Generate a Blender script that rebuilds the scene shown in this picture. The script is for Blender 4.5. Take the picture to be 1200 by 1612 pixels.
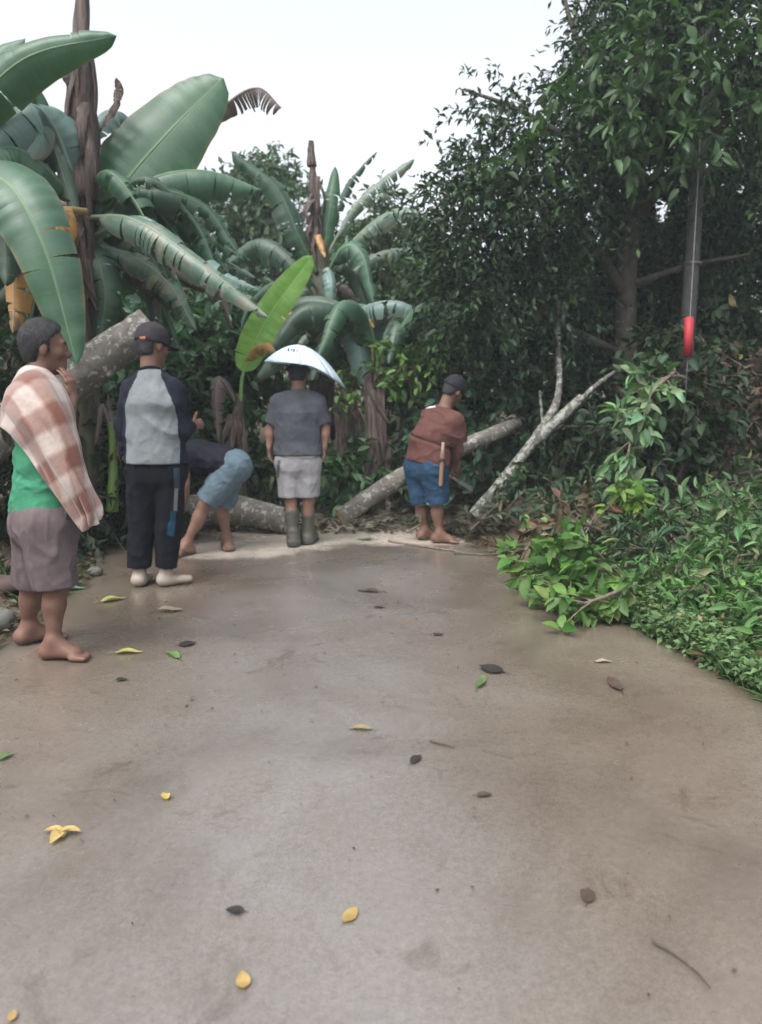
import bpy, math, random
import numpy as np
from mathutils import Vector, Matrix

# ------------------------------------------------------------------ camera, sky, sun, exposure
scene = bpy.context.scene
for o in list(bpy.data.objects):
    bpy.data.objects.remove(o, do_unlink=True)
COL = scene.collection
R = math.radians
F = 1200.0                      # focal length in photo pixels
CAMZ = 1.25
PITCH = math.atan((806 - 625) / F)
cam_d = bpy.data.cameras.new('camera')
cam = bpy.data.objects.new('camera', cam_d); COL.objects.link(cam)
cam.location = (0, 0, CAMZ); cam.rotation_euler = (math.pi / 2 - PITCH, 0, 0)
cam_d.sensor_fit = 'VERTICAL'; cam_d.sensor_height = 36; cam_d.lens = F / 1612 * 36
cam_d.clip_start = 0.05; cam_d.clip_end = 2000
cam_d.dof.use_dof = True; cam_d.dof.focus_distance = 3.3; cam_d.dof.aperture_fstop = 2.4
scene.camera = cam

SUN_EL, SUN_AZ = R(58), R(215)  # azimuth: clockwise from +Y
world = bpy.data.worlds.new('World'); scene.world = world; world.use_nodes = True
wn = world.node_tree; wn.nodes.clear()
sky = wn.nodes.new('ShaderNodeTexSky'); sky.sky_type = 'NISHITA'; sky.sun_disc = False
sky.sun_elevation = SUN_EL; sky.sun_rotation = SUN_AZ
sky.air_density = 1.0; sky.dust_density = 6.0; sky.ozone_density = 1.0
hs = wn.nodes.new('ShaderNodeHueSaturation'); hs.inputs['Saturation'].default_value = 0.28
bg = wn.nodes.new('ShaderNodeBackground'); bg.inputs['Strength'].default_value = 0.15
wo = wn.nodes.new('ShaderNodeOutputWorld')
wn.links.new(sky.outputs[0], hs.inputs['Color']); wn.links.new(hs.outputs[0], bg.inputs['Color'])
wn.links.new(bg.outputs[0], wo.inputs[0])
sun_d = bpy.data.lights.new('sun', 'SUN'); sun_d.energy = 0.6; sun_d.angle = R(40); sun_d.color = (1.0, 0.97, 0.93)
sun = bpy.data.objects.new('sun', sun_d); COL.objects.link(sun)
sd = Vector((math.sin(SUN_AZ) * math.cos(SUN_EL), math.cos(SUN_AZ) * math.cos(SUN_EL), math.sin(SUN_EL)))
sun.rotation_euler = sd.to_track_quat('Z', 'Y').to_euler(); sun.location = sd * 30
vs = scene.view_settings
vs.view_transform = 'Standard'; vs.look = 'None'; vs.gamma = 1.0; vs.use_curve_mapping = False
vs.exposure = 1.42
scene.render.resolution_x = 762; scene.render.resolution_y = 1024
scene.render.engine = 'CYCLES'
scene.cycles.max_bounces = 6; scene.cycles.transparent_max_bounces = 4

# ------------------------------------------------------------------ pixel -> place
cp, sp = math.cos(PITCH), math.sin(PITCH)
def ray(px, py):
    dx, dy = (px - 600) / F, (806 - py) / F
    return np.array((dx, cp + dy * sp, -sp + dy * cp))
def at(px, py, Y):
    r = ray(px, py); t = Y / r[1]
    return np.array((r[0] * t, Y, CAMZ + r[2] * t))
def G(px, py, z=0.0):
    r = ray(px, py); t = (z - CAMZ) / r[2]
    return np.array((r[0] * t, r[1] * t, z))
def nrm(v):
    v = np.asarray(v, float); return v / (np.linalg.norm(v) + 1e-12)
rng = np.random.default_rng(7)

# ------------------------------------------------------------------ noise
def _hash(i, j, k):
    h = (i * 374761393 + j * 668265263 + k * 2147483647 + 1013904223) & 0xffffffff
    h = ((h ^ (h >> 13)) * 1274126177) & 0xffffffff
    h = (h ^ (h >> 16)) & 0xffff
    return h / 65535.0
def vnoise(x, y, z):
    xi, yi, zi = np.floor(x).astype(np.int64), np.floor(y).astype(np.int64), np.floor(z).astype(np.int64)
    fx, fy, fz = x - xi, y - yi, z - zi
    fx, fy, fz = fx * fx * (3 - 2 * fx), fy * fy * (3 - 2 * fy), fz * fz * (3 - 2 * fz)
    def L(a, b, t): return a + (b - a) * t
    c = lambda a, b, d: _hash(xi + a, yi + b, zi + d)
    return L(L(L(c(0,0,0), c(1,0,0), fx), L(c(0,1,0), c(1,1,0), fx), fy),
             L(L(c(0,0,1), c(1,0,1), fx), L(c(0,1,1), c(1,1,1), fx), fy), fz) * 2 - 1

# ------------------------------------------------------------------ objects
def link(o, parent=None, loc=None):
    COL.objects.link(o)
    if parent is not None: o.parent = parent
    if loc is not None: o.location = loc
    return o
def tag(o, label=None, cat=None, group=None, kind=None):
    if label: o['label'] = label
    if cat: o['category'] = cat
    if group: o['group'] = group
    if kind: o['kind'] = kind
    return o
def thing(name, loc, label, cat, group=None):
    o = bpy.data.objects.new(name, None); o.empty_display_size = 0.1
    link(o, None, tuple(loc)); tag(o, label, cat, group); return o
def mesh_np(name, V, faces, mat, col=None, smooth=True, uv=None):
    """V (n,3); faces: (m,k) array or a list of such arrays"""
    me = bpy.data.meshes.new(name)
    if not isinstance(faces, list): faces = [faces]
    faces = [np.asarray(f, np.int32) for f in faces if len(f)]
    V = np.asarray(V, np.float32)
    me.vertices.add(len(V)); me.vertices.foreach_set('co', V.ravel())
    lv = np.concatenate([f.ravel() for f in faces])
    tot = np.concatenate([np.full(len(f), f.shape[1], np.int32) for f in faces])
    st = np.concatenate([[0], np.cumsum(tot)[:-1]]).astype(np.int32)
    me.loops.add(len(lv)); me.loops.foreach_set('vertex_index', lv)
    me.polygons.add(len(tot)); me.polygons.foreach_set('loop_start', st); me.polygons.foreach_set('loop_total', tot)
    me.polygons.foreach_set('use_smooth', np.full(len(tot), smooth))
    if col is not None:
        a = me.attributes.new('Col', 'FLOAT_COLOR', 'POINT')
        c = np.ones((len(V), 4), np.float32); c[:, :3] = col
        a.data.foreach_set('color', c.ravel())
    if uv is not None:
        l = me.uv_layers.new(name='UVMap')
        l.data.foreach_set('uv', np.asarray(uv, np.float32)[lv].ravel())
    me.update(calc_edges=True); me.validate()
    if mat: me.materials.append(mat)
    return me
def obj(name, me, parent=None, loc=None):
    return link(bpy.data.objects.new(name, me), parent, loc)
def catmull(P, n):
    P = np.asarray(P, float)
    Q = np.vstack([2 * P[0] - P[1], P, 2 * P[-1] - P[-2]])
    out = []
    for s in np.linspace(0, len(P) - 1, n):
        i = min(int(s), len(P) - 2); t = s - i
        a, b, c, d = Q[i], Q[i + 1], Q[i + 2], Q[i + 3]
        out.append(0.5 * (2 * b + (c - a) * t + (2 * a - 5 * b + 4 * c - d) * t * t + (3 * b - a - 3 * c + d) * t ** 3))
    return np.array(out)
def tube(path, rad, sides=8, caps=True, rough=0.0, seed=0):
    """verts, [quads, tris]; path (n,3), rad (n,)"""
    path = np.asarray(path, float); n = len(path); rad = np.broadcast_to(rad, (n,))
    T = np.gradient(path, axis=0); T /= np.linalg.norm(T, axis=1)[:, None] + 1e-12
    ref = np.array((0, 0, 1.0)) if abs(T[0][2]) < 0.9 else np.array((1.0, 0, 0))
    u = nrm(np.cross(T[0], ref)); V = []; a = np.arange(sides) / sides * 2 * math.pi
    for i in range(n):
        u = nrm(u - T[i] * np.dot(u, T[i])); w = np.cross(T[i], u)
        rr = rad[i] * np.ones(sides)
        if rough:
            q = np.stack([np.cos(a), np.sin(a), np.full(sides, i * 0.35 + seed * 7.3)], 1)
            rr = rr * (1 + rough * vnoise(q[:, 0] * 1.7 + seed, q[:, 1] * 1.7, q[:, 2]) + rough * .5 * vnoise(q[:, 0] * 4 + seed, q[:, 1] * 4, q[:, 2] * 2.5))
        V.append(path[i] + rr[:, None] * (np.cos(a)[:, None] * u + np.sin(a)[:, None] * w))
    V = np.concatenate(V); q = []
    for i in range(n - 1):
        for j in range(sides):
            k = (j + 1) % sides
            q.append((i * sides + j, i * sides + k, (i + 1) * sides + k, (i + 1) * sides + j))
    t = []
    if caps:
        V = np.vstack([V, path[0], path[-1]])
        for j in range(sides):
            k = (j + 1) % sides
            t.append((len(V) - 2, k, j)); t.append((len(V) - 1, (n - 1) * sides + j, (n - 1) * sides + k))
    return V, [np.array(q), np.array(t).reshape(-1, 3)]
def merge(parts):
    V, Q, T, o = [], [], [], 0
    for v, (q, t) in parts:
        V.append(v); Q.append(q + o); T.append(t + o) if len(t) else None; o += len(v)
    return np.concatenate(V), [np.concatenate(Q), np.concatenate(T) if T else np.zeros((0, 3), int)]

# ------------------------------------------------------------------ materials
def mat_base(name):
    m = bpy.data.materials.new(name); m.use_nodes = True
    nt = m.node_tree; nt.nodes.clear()
    out = nt.nodes.new('ShaderNodeOutputMaterial'); b = nt.nodes.new('ShaderNodeBsdfPrincipled')
    nt.links.new(b.outputs[0], out.inputs[0])
    return m, nt, b, out
def node(nt, t, **kw):
    n = nt.nodes.new(t)
    for k, v in kw.items():
        if k in n.inputs: n.inputs[k].default_value = v
        else: setattr(n, k, v)
    return n
def c4(c): return (c[0], c[1], c[2], 1)
def ramp(nt, fac, stops):
    r = nt.nodes.new('ShaderNodeValToRGB'); e = r.color_ramp.elements
    while len(e) < len(stops): e.new(0.5)
    for i, (p, c) in enumerate(stops): e[i].position = p; e[i].color = c4(c)
    nt.links.new(fac, r.inputs[0]); return r.outputs[0]
def mixc(nt, f, a, b, mode='MIX'):
    m = nt.nodes.new('ShaderNodeMix'); m.data_type = 'RGBA'; m.blend_type = mode
    for s, v in ((m.inputs['Factor'], f), (m.inputs[6], a), (m.inputs[7], b)):
        if isinstance(v, (int, float)): s.default_value = v
        elif isinstance(v, tuple): s.default_value = c4(v)
        else: nt.links.new(v, s)
    return m.outputs[2]
def bump(nt, b, h, strength=0.3, dist=0.01):
    n = node(nt, 'ShaderNodeBump', Strength=strength, Distance=dist)
    nt.links.new(h, n.inputs['Height']); nt.links.new(n.outputs[0], b.inputs['Normal'])
def noise_node(nt, scale, detail=4, rough=0.55, vec=None, dist=0.0):
    n = node(nt, 'ShaderNodeTexNoise', Scale=scale, Detail=detail, Roughness=rough, Distortion=dist)
    if vec is not None: nt.links.new(vec, n.inputs['Vector'])
    return n.outputs[0]
def coords(nt, which='Object', scale=None, rot=None):
    t = nt.nodes.new('ShaderNodeTexCoord')
    if scale is None and rot is None: return t.outputs[which]
    m = nt.nodes.new('ShaderNodeMapping')
    if scale: m.inputs['Scale'].default_value = scale
    if rot: m.inputs['Rotation'].default_value = rot
    nt.links.new(t.outputs[which], m.inputs[0]); return m.outputs[0]
def world_pos(nt): return nt.nodes.new('ShaderNodeNewGeometry').outputs['Position']
def simple(name, c0, c1, scale=12, rough=0.8, bstr=0.25, bscale=60, bdist=0.004, stretch=None, spec=0.5):
    m, nt, b, _ = mat_base(name)
    v = coords(nt, 'Object', stretch)
    f = noise_node(nt, scale, 5, 0.6, v)
    nt.links.new(ramp(nt, f, [(0.3, c0), (0.7, c1)]), b.inputs['Base Color'])
    b.inputs['Roughness'].default_value = rough; b.inputs['Specular IOR Level'].default_value = spec
    bump(nt, b, noise_node(nt, bscale, 4, 0.6, v), bstr, bdist)
    return m
def fabric(name, c0, c1, wet=None, weave=420):
    m, nt, b, _ = mat_base(name)
    v = coords(nt, 'Object')
    f = noise_node(nt, 9, 5, 0.65, v)
    nt.links.new(ramp(nt, f, [(0.32, c0), (0.68, c1)]), b.inputs['Base Color'])
    b.inputs['Roughness'].default_value = 0.9; b.inputs['Specular IOR Level'].default_value = 0.25
    b.inputs['Specular IOR Level'].default_value = 0.12
    n1 = noise_node(nt, weave, 2, 0.5, v); n2 = noise_node(nt, 26, 4, 0.6, v)
    a = node(nt, 'ShaderNodeMath', operation='MULTIPLY_ADD'); nt.links.new(n2, a.inputs[0]); a.inputs[1].default_value = 2.0; nt.links.new(n1, a.inputs[2])
    bump(nt, b, a.outputs[0], 0.6, 0.006)
    return m
def leaf_mat(name, rough=0.38, transl=0.25, spec=0.4):
    """colour of each leaf comes from the vertex attribute, blotches and sheen from the nodes"""
    m, nt, b, out = mat_base(name)
    a = node(nt, 'ShaderNodeAttribute', attribute_name='Col')
    f = noise_node(nt, 14, 3, 0.6, world_pos(nt))
    c = mixc(nt, 1.0, a.outputs['Color'], ramp(nt, f, [(0.3, (0.5, 0.51, 0.54)), (0.7, (0.82, 0.84, 0.88))]), 'MULTIPLY')
    nt.links.new(c, b.inputs['Base Color'])
    b.inputs['Roughness'].default_value = rough; b.inputs['Specular IOR Level'].default_value = spec
    t = nt.nodes.new('ShaderNodeBsdfTranslucent')
    nt.links.new(mixc(nt, 1.0, c, (1.1, 1.3, 0.6), 'MULTIPLY'), t.inputs[0])
    mx = nt.nodes.new('ShaderNodeMixShader'); mx.inputs[0].default_value = transl
    nt.links.new(b.outputs[0], mx.inputs[1]); nt.links.new(t.outputs[0], mx.inputs[2]); nt.links.new(mx.outputs[0], out.inputs[0])
    return m
M = {}
M['leaf'] = leaf_mat('broad_leaf', 0.5, 0.25, 0.25)
M['leaf_dull'] = leaf_mat('dull_leaf', 0.6, 0.2, 0.25)
def bark_mat(name, base0, base1, lichen, amount=0.5, scale=9):
    m, nt, b, _ = mat_base(name)
    v = world_pos(nt)
    c = ramp(nt, noise_node(nt, scale, 6, 0.65, v), [(0.3, base0), (0.7, base1)])
    l = noise_node(nt, scale * 1.6, 4, 0.6, v, 0.6)
    lf = ramp(nt, l, [(amount, (0, 0, 0)), (amount + 0.07, (1, 1, 1))])
    nt.links.new(mixc(nt, lf, c, lichen), b.inputs['Base Color'])
    b.inputs['Roughness'].default_value = 0.75
    bump(nt, b, noise_node(nt, 55, 6, 0.7, v), 0.7, 0.012)
    return m
M['bark_log'] = bark_mat('lichen_bark', (0.06, 0.055, 0.046), (0.14, 0.13, 0.11), (0.26, 0.265, 0.24), 0.55, 12)
M['bark_pale'] = bark_mat('pale_lichen_bark', (0.045, 0.042, 0.036), (0.11, 0.105, 0.09), (0.24, 0.25, 0.225), 0.48, 13)
M['bark_dark'] = bark_mat('dark_bark', (0.03, 0.026, 0.02), (0.08, 0.068, 0.05), (0.14, 0.14, 0.12), 0.58)
M['twig'] = simple('twig_bark', (0.07, 0.055, 0.04), (0.16, 0.13, 0.1), 30, 0.8)
M['soil'] = None
# ------------------------------------------------------------------ leaves
def leaf_template(stations=2, curve=0.12, fold=0.18, shape=0.5):
    """unit leaf along +Y, width 1 across X, normal +Z"""
    ts = np.linspace(0, 1, stations + 2)[1:-1]
    V = [(0, 0, 0)]
    for t in ts:
        w = 0.5 * (math.sin(math.pi * t ** shape)) ** 0.8
        z = -curve * t * t
        V += [(-w, t, z + fold * w), (0, t, z), (w, t, z + fold * w)]
    V.append((0, 1, -curve))
    Fc = [(0, 2, 1), (0, 3, 2)]
    for i in range(stations - 1):
        a = 1 + 3 * i; b = a + 3
        Fc += [(a, a + 1, b + 1), (a, b + 1, b), (a + 1, a + 2, b + 2), (a + 1, b + 2, b + 1)]
    a = 1 + 3 * (stations - 1); e = len(V) - 1
    Fc += [(a, a + 1, e), (a + 1, a + 2, e)]
    return np.array(V, float), np.array(Fc)
T_SMALL = leaf_template(1, 0.1, 0.25, 0.75)
T_MID = leaf_template(3, 0.18, 0.25, 0.8)
T_BIG = leaf_template(5, 0.25, 0.25, 0.8)
def frames(D, N):
    D = D / (np.linalg.norm(D, axis=1)[:, None] + 1e-9)
    X = np.cross(D, N); X /= np.linalg.norm(X, axis=1)[:, None] + 1e-9
    Z = np.cross(X, D); return X, D, Z
def leaf_cloud(P, D, N, L, W, C, tmpl):
    X, Y, Z = frames(D, N); tv, tf = tmpl; n, k = len(P), len(tv)
    V = (P[:, None, :] + X[:, None, :] * (tv[None, :, 0, None] * W[:, None, None]) + Y[:, None, :] * (tv[None, :, 1, None] * L[:, None, None])
         + Z[:, None, :] * (tv[None, :, 2, None] * L[:, None, None]))
    Fc = (tf[None] + (np.arange(n) * k)[:, None, None]).reshape(-1, 3)
    return V.reshape(-1, 3), Fc, np.repeat(C, k, axis=0)
def colours(n, c0, c1, odd=None, podd=0.0, r=rng):
    t = r.random(n)[:, None]; c = np.array(c0) * (1 - t) + np.array(c1) * t
    c = c * (0.8 + 0.4 * r.random(n))[:, None]
    if odd is not None:
        k = r.random(n) < podd; c[k] = np.array(odd) * (0.7 + 0.6 * r.random(k.sum()))[:, None]
    return c
_leafcache = {}
def leaf_parts(parent, P, D, N, L, W, C, tmpl, mat, name='leaf'):
    """each leaf an object of its own; meshes are shared between leaves of like colour"""
    X, Y, Z = frames(D, N); loc = np.array(parent.location)
    for i in range(len(P)):
        q = tuple(np.round(np.log(np.maximum(C[i], .003)) * 3).astype(int)); asp = round(W[i] / L[i], 1)
        key = (id(tmpl[0]), q, asp, mat.name)
        if key not in _leafcache:
            tv = tmpl[0].copy(); tv[:, 0] *= asp
            _leafcache[key] = mesh_np('leaf', tv, tmpl[1], mat, np.tile(np.exp(np.array(q) / 3.0), (len(tv), 1)))
        o = bpy.data.objects.new(name, _leafcache[key]); COL.objects.link(o); o.parent = parent
        s = L[i]
        o.matrix_local = Matrix(((X[i][0]*s, Y[i][0]*s, Z[i][0]*s, P[i][0]-loc[0]), (X[i][1]*s, Y[i][1]*s, Z[i][1]*s, P[i][1]-loc[1]),
                                 (X[i][2]*s, Y[i][2]*s, Z[i][2]*s, P[i][2]-loc[2]), (0, 0, 0, 1)))
def twigs_in_blobs(blobs, n, lpt, tl=(0.2, 0.45), L=(0.08, 0.12), asp=0.42, surf=0.4, out=0.7, droop=0.3, r=rng):
    """blobs: (centre xyz, radii xyz). Returns leaf arrays and twig polylines"""
    B = np.array([b[0] for b in blobs]); Rr = np.array([b[1] for b in blobs])
    w = (Rr.prod(axis=1)) ** (2 / 3); w /= w.sum()
    k = r.choice(len(blobs), n, p=w)
    d = r.normal(size=(n, 3)); d /= np.linalg.norm(d, axis=1)[:, None]
    rad = r.random(n) ** surf
    P0 = B[k] + d * Rr[k] * rad[:, None]
    dirn = d * out + r.normal(size=(n, 3)) * 0.45; dirn[:, 2] -= droop * (0.3 + r.random(n))
    dirn /= np.linalg.norm(dirn, axis=1)[:, None]
    ln = r.uniform(tl[0], tl[1], n)
    s = np.linspace(0.12, 1.0, lpt)
    P = P0[:, None, :] + dirn[:, None, :] * (ln[:, None] * s[None])[:, :, None]
    P[:, :, 2] -= (s[None] ** 2) * ln[:, None] * 0.25
    LD = dirn[:, None, :] * 0.7 + r.normal(size=(n, lpt, 3)) * 0.65
    LD[:, :, 2] -= 0.25
    N = r.normal(size=(n, lpt, 3)) * 0.55; N[:, :, 2] += 1.0
    m = n * lpt
    LL = r.uniform(L[0], L[1], m)
    tw = (P0, P0 + dirn * ln[:, None] - np.array((0, 0, 0.25)) * ln[:, None])
    return P.reshape(m, 3), LD.reshape(m, 3), N.reshape(m, 3), LL, LL * asp * r.uniform(0.8, 1.2, m), tw
def twig_mesh(tw, rad=0.004):
    A, Bq = tw; n = len(A); d = Bq - A
    u = np.cross(d, rng.normal(size=(n, 3))); u /= np.linalg.norm(u, axis=1)[:, None] + 1e-9
    w = np.cross(d, u); w /= np.linalg.norm(w, axis=1)[:, None] + 1e-9
    V = np.zeros((n, 6, 3))
    for j in range(3):
        e = (math.cos(j * 2.094) * u + math.sin(j * 2.094) * w) * rad
        V[:, j] = A + e; V[:, 3 + j] = Bq + e * 0.4
    q = np.array([(0, 1, 4, 3), (1, 2, 5, 4), (2, 0, 3, 5)])
    return V.reshape(-1, 3), (q[None] + (np.arange(n) * 6)[:, None, None]).reshape(-1, 4)
def px_blob(px, py, Y, rx, ry, rz):
    """blob centred on a pixel's ray at distance Y; rx, ry in photo pixels, rz in metres"""
    c = at(px, py, Y); return (c, np.array((rx * Y / F, rz, ry * Y / F)))
def leafy(th, leaves, C, tmpl, mat, nparts=0, stuff_name='crown', big=T_MID, label=None):
    """nearest leaves become parts, the rest one part of kind stuff"""
    P, D, N, L, W = leaves[:5]; loc = np.array(th.location)
    idx = np.arange(len(P))
    if nparts:
        dist = np.linalg.norm(P - np.array((0, 0, CAMZ)), axis=1) / L
        order = np.argsort(dist); near = order[:nparts]; idx = order[nparts:]
        leaf_parts(th, P[near], D[near], N[near], L[near], W[near], C[near], big, mat)
    if len(idx):
        V, Fc, cc = leaf_cloud(P[idx], D[idx], N[idx], L[idx], W[idx], C[idx], tmpl)
        o = obj(stuff_name, mesh_np(stuff_name, V - loc, Fc, mat, cc), th)
        if len(idx) > 300: o['kind'] = 'stuff'
    return

# ================================================================== GROUND AND ROAD
def xr_edge(y): return np.interp(y, [-4, 1.5, 3.26, 4.4, 5.9, 7.5, 9, 12], [2.2, 1.9, 1.63, 1.4, 1.0, 0.5, -0.4, -2.5])
def xl_edge(y): return np.interp(y, [-4, 3, 5, 6.5, 7.5, 9, 12], [-2.05, -1.98, -2.1, -2.5, -3.1, -4.6, -7])
def sst(a, b, x):
    t = np.clip((x - a) / (b - a), 0, 1); return t * t * (3 - 2 * t)
def hz(x, y):
    x = np.asarray(x, float); y = np.asarray(y, float)
    l = sst(0.1, 2.2, xl_edge(y) - x) * 0.75 * sst(13, 8, y)
    r = sst(0.05, 2.2, x - xr_edge(y)) * 0.45
    b = sst(8.6, 14, y) * 0.9
    d = np.sqrt(x * x + y * y)
    far = sst(14, 60, d) * 4.2
    off = np.clip(np.maximum(xl_edge(y) - x, x - xr_edge(y)), 0, 1)
    n = 0.07 * vnoise(x * 1.3, y * 1.3, x * 0 + 3.1) + 0.03 * vnoise(x * 5, y * 5, x * 0 + 1.7)
    return np.maximum(np.maximum(l, r), b) + far + n * np.minimum(off * 3, 1) - 0.035
g1 = np.concatenate([-np.geomspace(150, 6, 26), np.linspace(-5.8, 5.8, 117), np.geomspace(6, 150, 26)])
g2 = np.concatenate([-np.geomspace(150, 4, 22), np.linspace(-3.8, 12, 150), np.geomspace(12.2, 150, 34)])
gx, gy = np.meshgrid(g1, g2, indexing='ij')
Vg = np.stack([gx, gy, hz(gx, gy)], -1).reshape(-1, 3)
n1_, n2_ = len(g1), len(g2)
ii, jj = np.meshgrid(np.arange(n1_ - 1), np.arange(n2_ - 1), indexing='ij')
a_ = (ii * n2_ + jj).ravel()
m, nt, b, _ = mat_base('forest_soil'); v = world_pos(nt)
c = ramp(nt, noise_node(nt, 3.5, 8, 0.7, v), [(0.3, (0.035, 0.026, 0.018)), (0.5, (0.075, 0.055, 0.035)), (0.7, (0.06, 0.07, 0.03))])
nt.links.new(c, b.inputs['Base Color']); b.inputs['Roughness'].default_value = 0.85
bump(nt, b, noise_node(nt, 30, 6, 0.7, v), 0.8, 0.03)
tag(obj('ground', mesh_np('ground', Vg, np.stack([a_, a_ + n2_, a_ + n2_ + 1, a_ + 1], 1), m)), 'dark forest soil and banks beside the concrete road', None, None, 'structure')

# road: a thin cast slab with ragged edges
ys = np.linspace(-4, 11.5, 300); us = np.linspace(0, 1, 44)
rows = []
for y in ys:
    l = xl_edge(y) + 0.06 * vnoise(np.array([y * 3]), np.array([0.3]), np.array([0.]))[0] + 0.03 * vnoise(np.array([y * 11]), np.array([0.3]), np.array([0.]))[0]
    r = xr_edge(y) + 0.06 * vnoise(np.array([y * 3]), np.array([9.3]), np.array([0.]))[0] + 0.03 * vnoise(np.array([y * 11]), np.array([5.3]), np.array([0.]))[0]
    x = l + (r - l) * us
    z = 0.004 * vnoise(x * 1.2, x * 0 + y * 1.2, x * 0) - 0.004
    e = np.minimum(us, 1 - us); z = z - 0.02 * (e < 0.001)
    rows.append(np.stack([x, x * 0 + y, z], 1))
top = np.array(rows); low = top[:, [0, -1]].copy(); low[:, :, 2] = -0.12
Vr = np.concatenate([top.reshape(-1, 3), low.reshape(-1, 3)])
nu = len(us); q = []
for i in range(len(ys) - 1):
    for j in range(nu - 1): q.append((i * nu + j, i * nu + j + 1, (i + 1) * nu + j + 1, (i + 1) * nu + j))
    o_ = len(ys) * nu
    q.append((o_ + 2 * i, i * nu, (i + 1) * nu, o_ + 2 * i + 2)); q.append((i * nu + nu - 1, o_ + 2 * i + 1, o_ + 2 * i + 3, (i + 1) * nu + nu - 1))
m, nt, b, _ = mat_base('wet_concrete'); v = world_pos(nt)
big = noise_node(nt, 0.9, 6, 0.62, v, 0.5); fine = noise_node(nt, 45, 8, 0.75, v); grit = noise_node(nt, 190, 3, 0.6, v)
c = ramp(nt, big, [(0.3, (0.086, 0.066, 0.051)), (0.5, (0.128, 0.104, 0.083)), (0.72, (0.165, 0.14, 0.117))])
c = mixc(nt, 0.5, c, ramp(nt, fine, [(0.32, (0.62, 0.6, 0.58)), (0.6, (1.12, 1.1, 1.08))]), 'MULTIPLY')
c = mixc(nt, 0.4, c, ramp(nt, grit, [(0.36, (0.55, 0.53, 0.5)), (0.6, (1.15, 1.15, 1.15))]), 'MULTIPLY')
# dark mossy dirt towards both edges (edge distance is a vertex attribute), pale dried sawdust patch round the log
ea = node(nt, 'ShaderNodeAttribute', attribute_name='Col'); sx = nt.nodes.new('ShaderNodeSeparateColor'); nt.links.new(ea.outputs['Color'], sx.inputs[0])
def noisy_mask(val, scale, amt, lo, hi):
    a = node(nt, 'ShaderNodeMath', operation='MULTIPLY_ADD'); nt.links.new(noise_node(nt, scale, 6, 0.7, v), a.inputs[0]); a.inputs[1].default_value = amt; nt.links.new(val, a.inputs[2])
    return ramp(nt, a.outputs[0], [(lo, (0, 0, 0)), (hi, (1, 1, 1))])
edge = noisy_mask(sx.outputs[0], 2.2, 0.5, 0.62, 1.1)
sheen_tint = nt.nodes.new('ShaderNodeMath'); sheen_tint.operation = 'MULTIPLY'; nt.links.new(sx.outputs[2], sheen_tint.inputs[0]); nt.links.new(ramp(nt, noise_node(nt, 1.4, 6, .7, v), [(.3, (.3, .3, .3)), (.65, (1, 1, 1))]), sheen_tint.inputs[1])
c = mixc(nt, sheen_tint.outputs[0], c, mixc(nt, 1.0, c, (1.1, 1.3, 1.58), 'MULTIPLY'))  # greyer middle of the road: sky sheen painted into the base colour
c = mixc(nt, edge, c, (0.05, 0.042, 0.026))
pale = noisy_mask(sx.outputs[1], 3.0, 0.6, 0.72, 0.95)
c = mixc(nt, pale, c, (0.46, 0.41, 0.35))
# irregular scuffs and darker blots of wet dirt
bl = ramp(nt, noise_node(nt, 2.7, 7, 0.75, v, 1.2), [(0.56, (0, 0, 0)), (0.66, (1, 1, 1))])
c = mixc(nt, bl, c, mixc(nt, 1.0, c, (0.74, 0.7, 0.66), 'MULTIPLY'))
nt.links.new(c, b.inputs['Base Color'])
rr = ramp(nt, noise_node(nt, 1.6, 6, 0.65, v, 0.8), [(0.3, (0.13, 0.13, 0.13)), (0.7, (0.36, 0.36, 0.36))])
nt.links.new(rr, b.inputs['Roughness']); b.inputs['Specular IOR Level'].default_value = 0.6; b.inputs['Coat Weight'].default_value = .6; b.inputs['Coat Roughness'].default_value = .27
hh = node(nt, 'ShaderNodeMath', operation='ADD'); nt.links.new(fine, hh.inputs[0]); nt.links.new(grit, hh.inputs[1])
bump(nt, b, hh.outputs[0], 0.2, 0.004)
X, Y = Vr[:, 0], Vr[:, 1]
ed = np.minimum(X - xl_edge(Y), (xr_edge(Y) - X) * 1.3)
cr = np.zeros((len(Vr), 3)); cr[:, 0] = np.exp(-np.maximum(ed, 0) / 0.33) * 0.8
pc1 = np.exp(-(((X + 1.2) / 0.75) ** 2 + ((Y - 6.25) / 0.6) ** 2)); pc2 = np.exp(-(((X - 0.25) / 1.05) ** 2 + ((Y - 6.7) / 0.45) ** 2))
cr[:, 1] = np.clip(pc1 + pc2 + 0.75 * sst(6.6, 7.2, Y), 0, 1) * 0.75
cr[:, 2] = np.exp(-((X + .25 + .12 * vnoise(Y * .8, Y * 0, Y * 0)) / .75) ** 2)  # band down the road's middle that takes the painted grey sheen
tag(obj('road', mesh_np('road', Vr, np.array(q), m, cr)), 'wet brownish concrete village road', None, None, 'structure')

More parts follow.
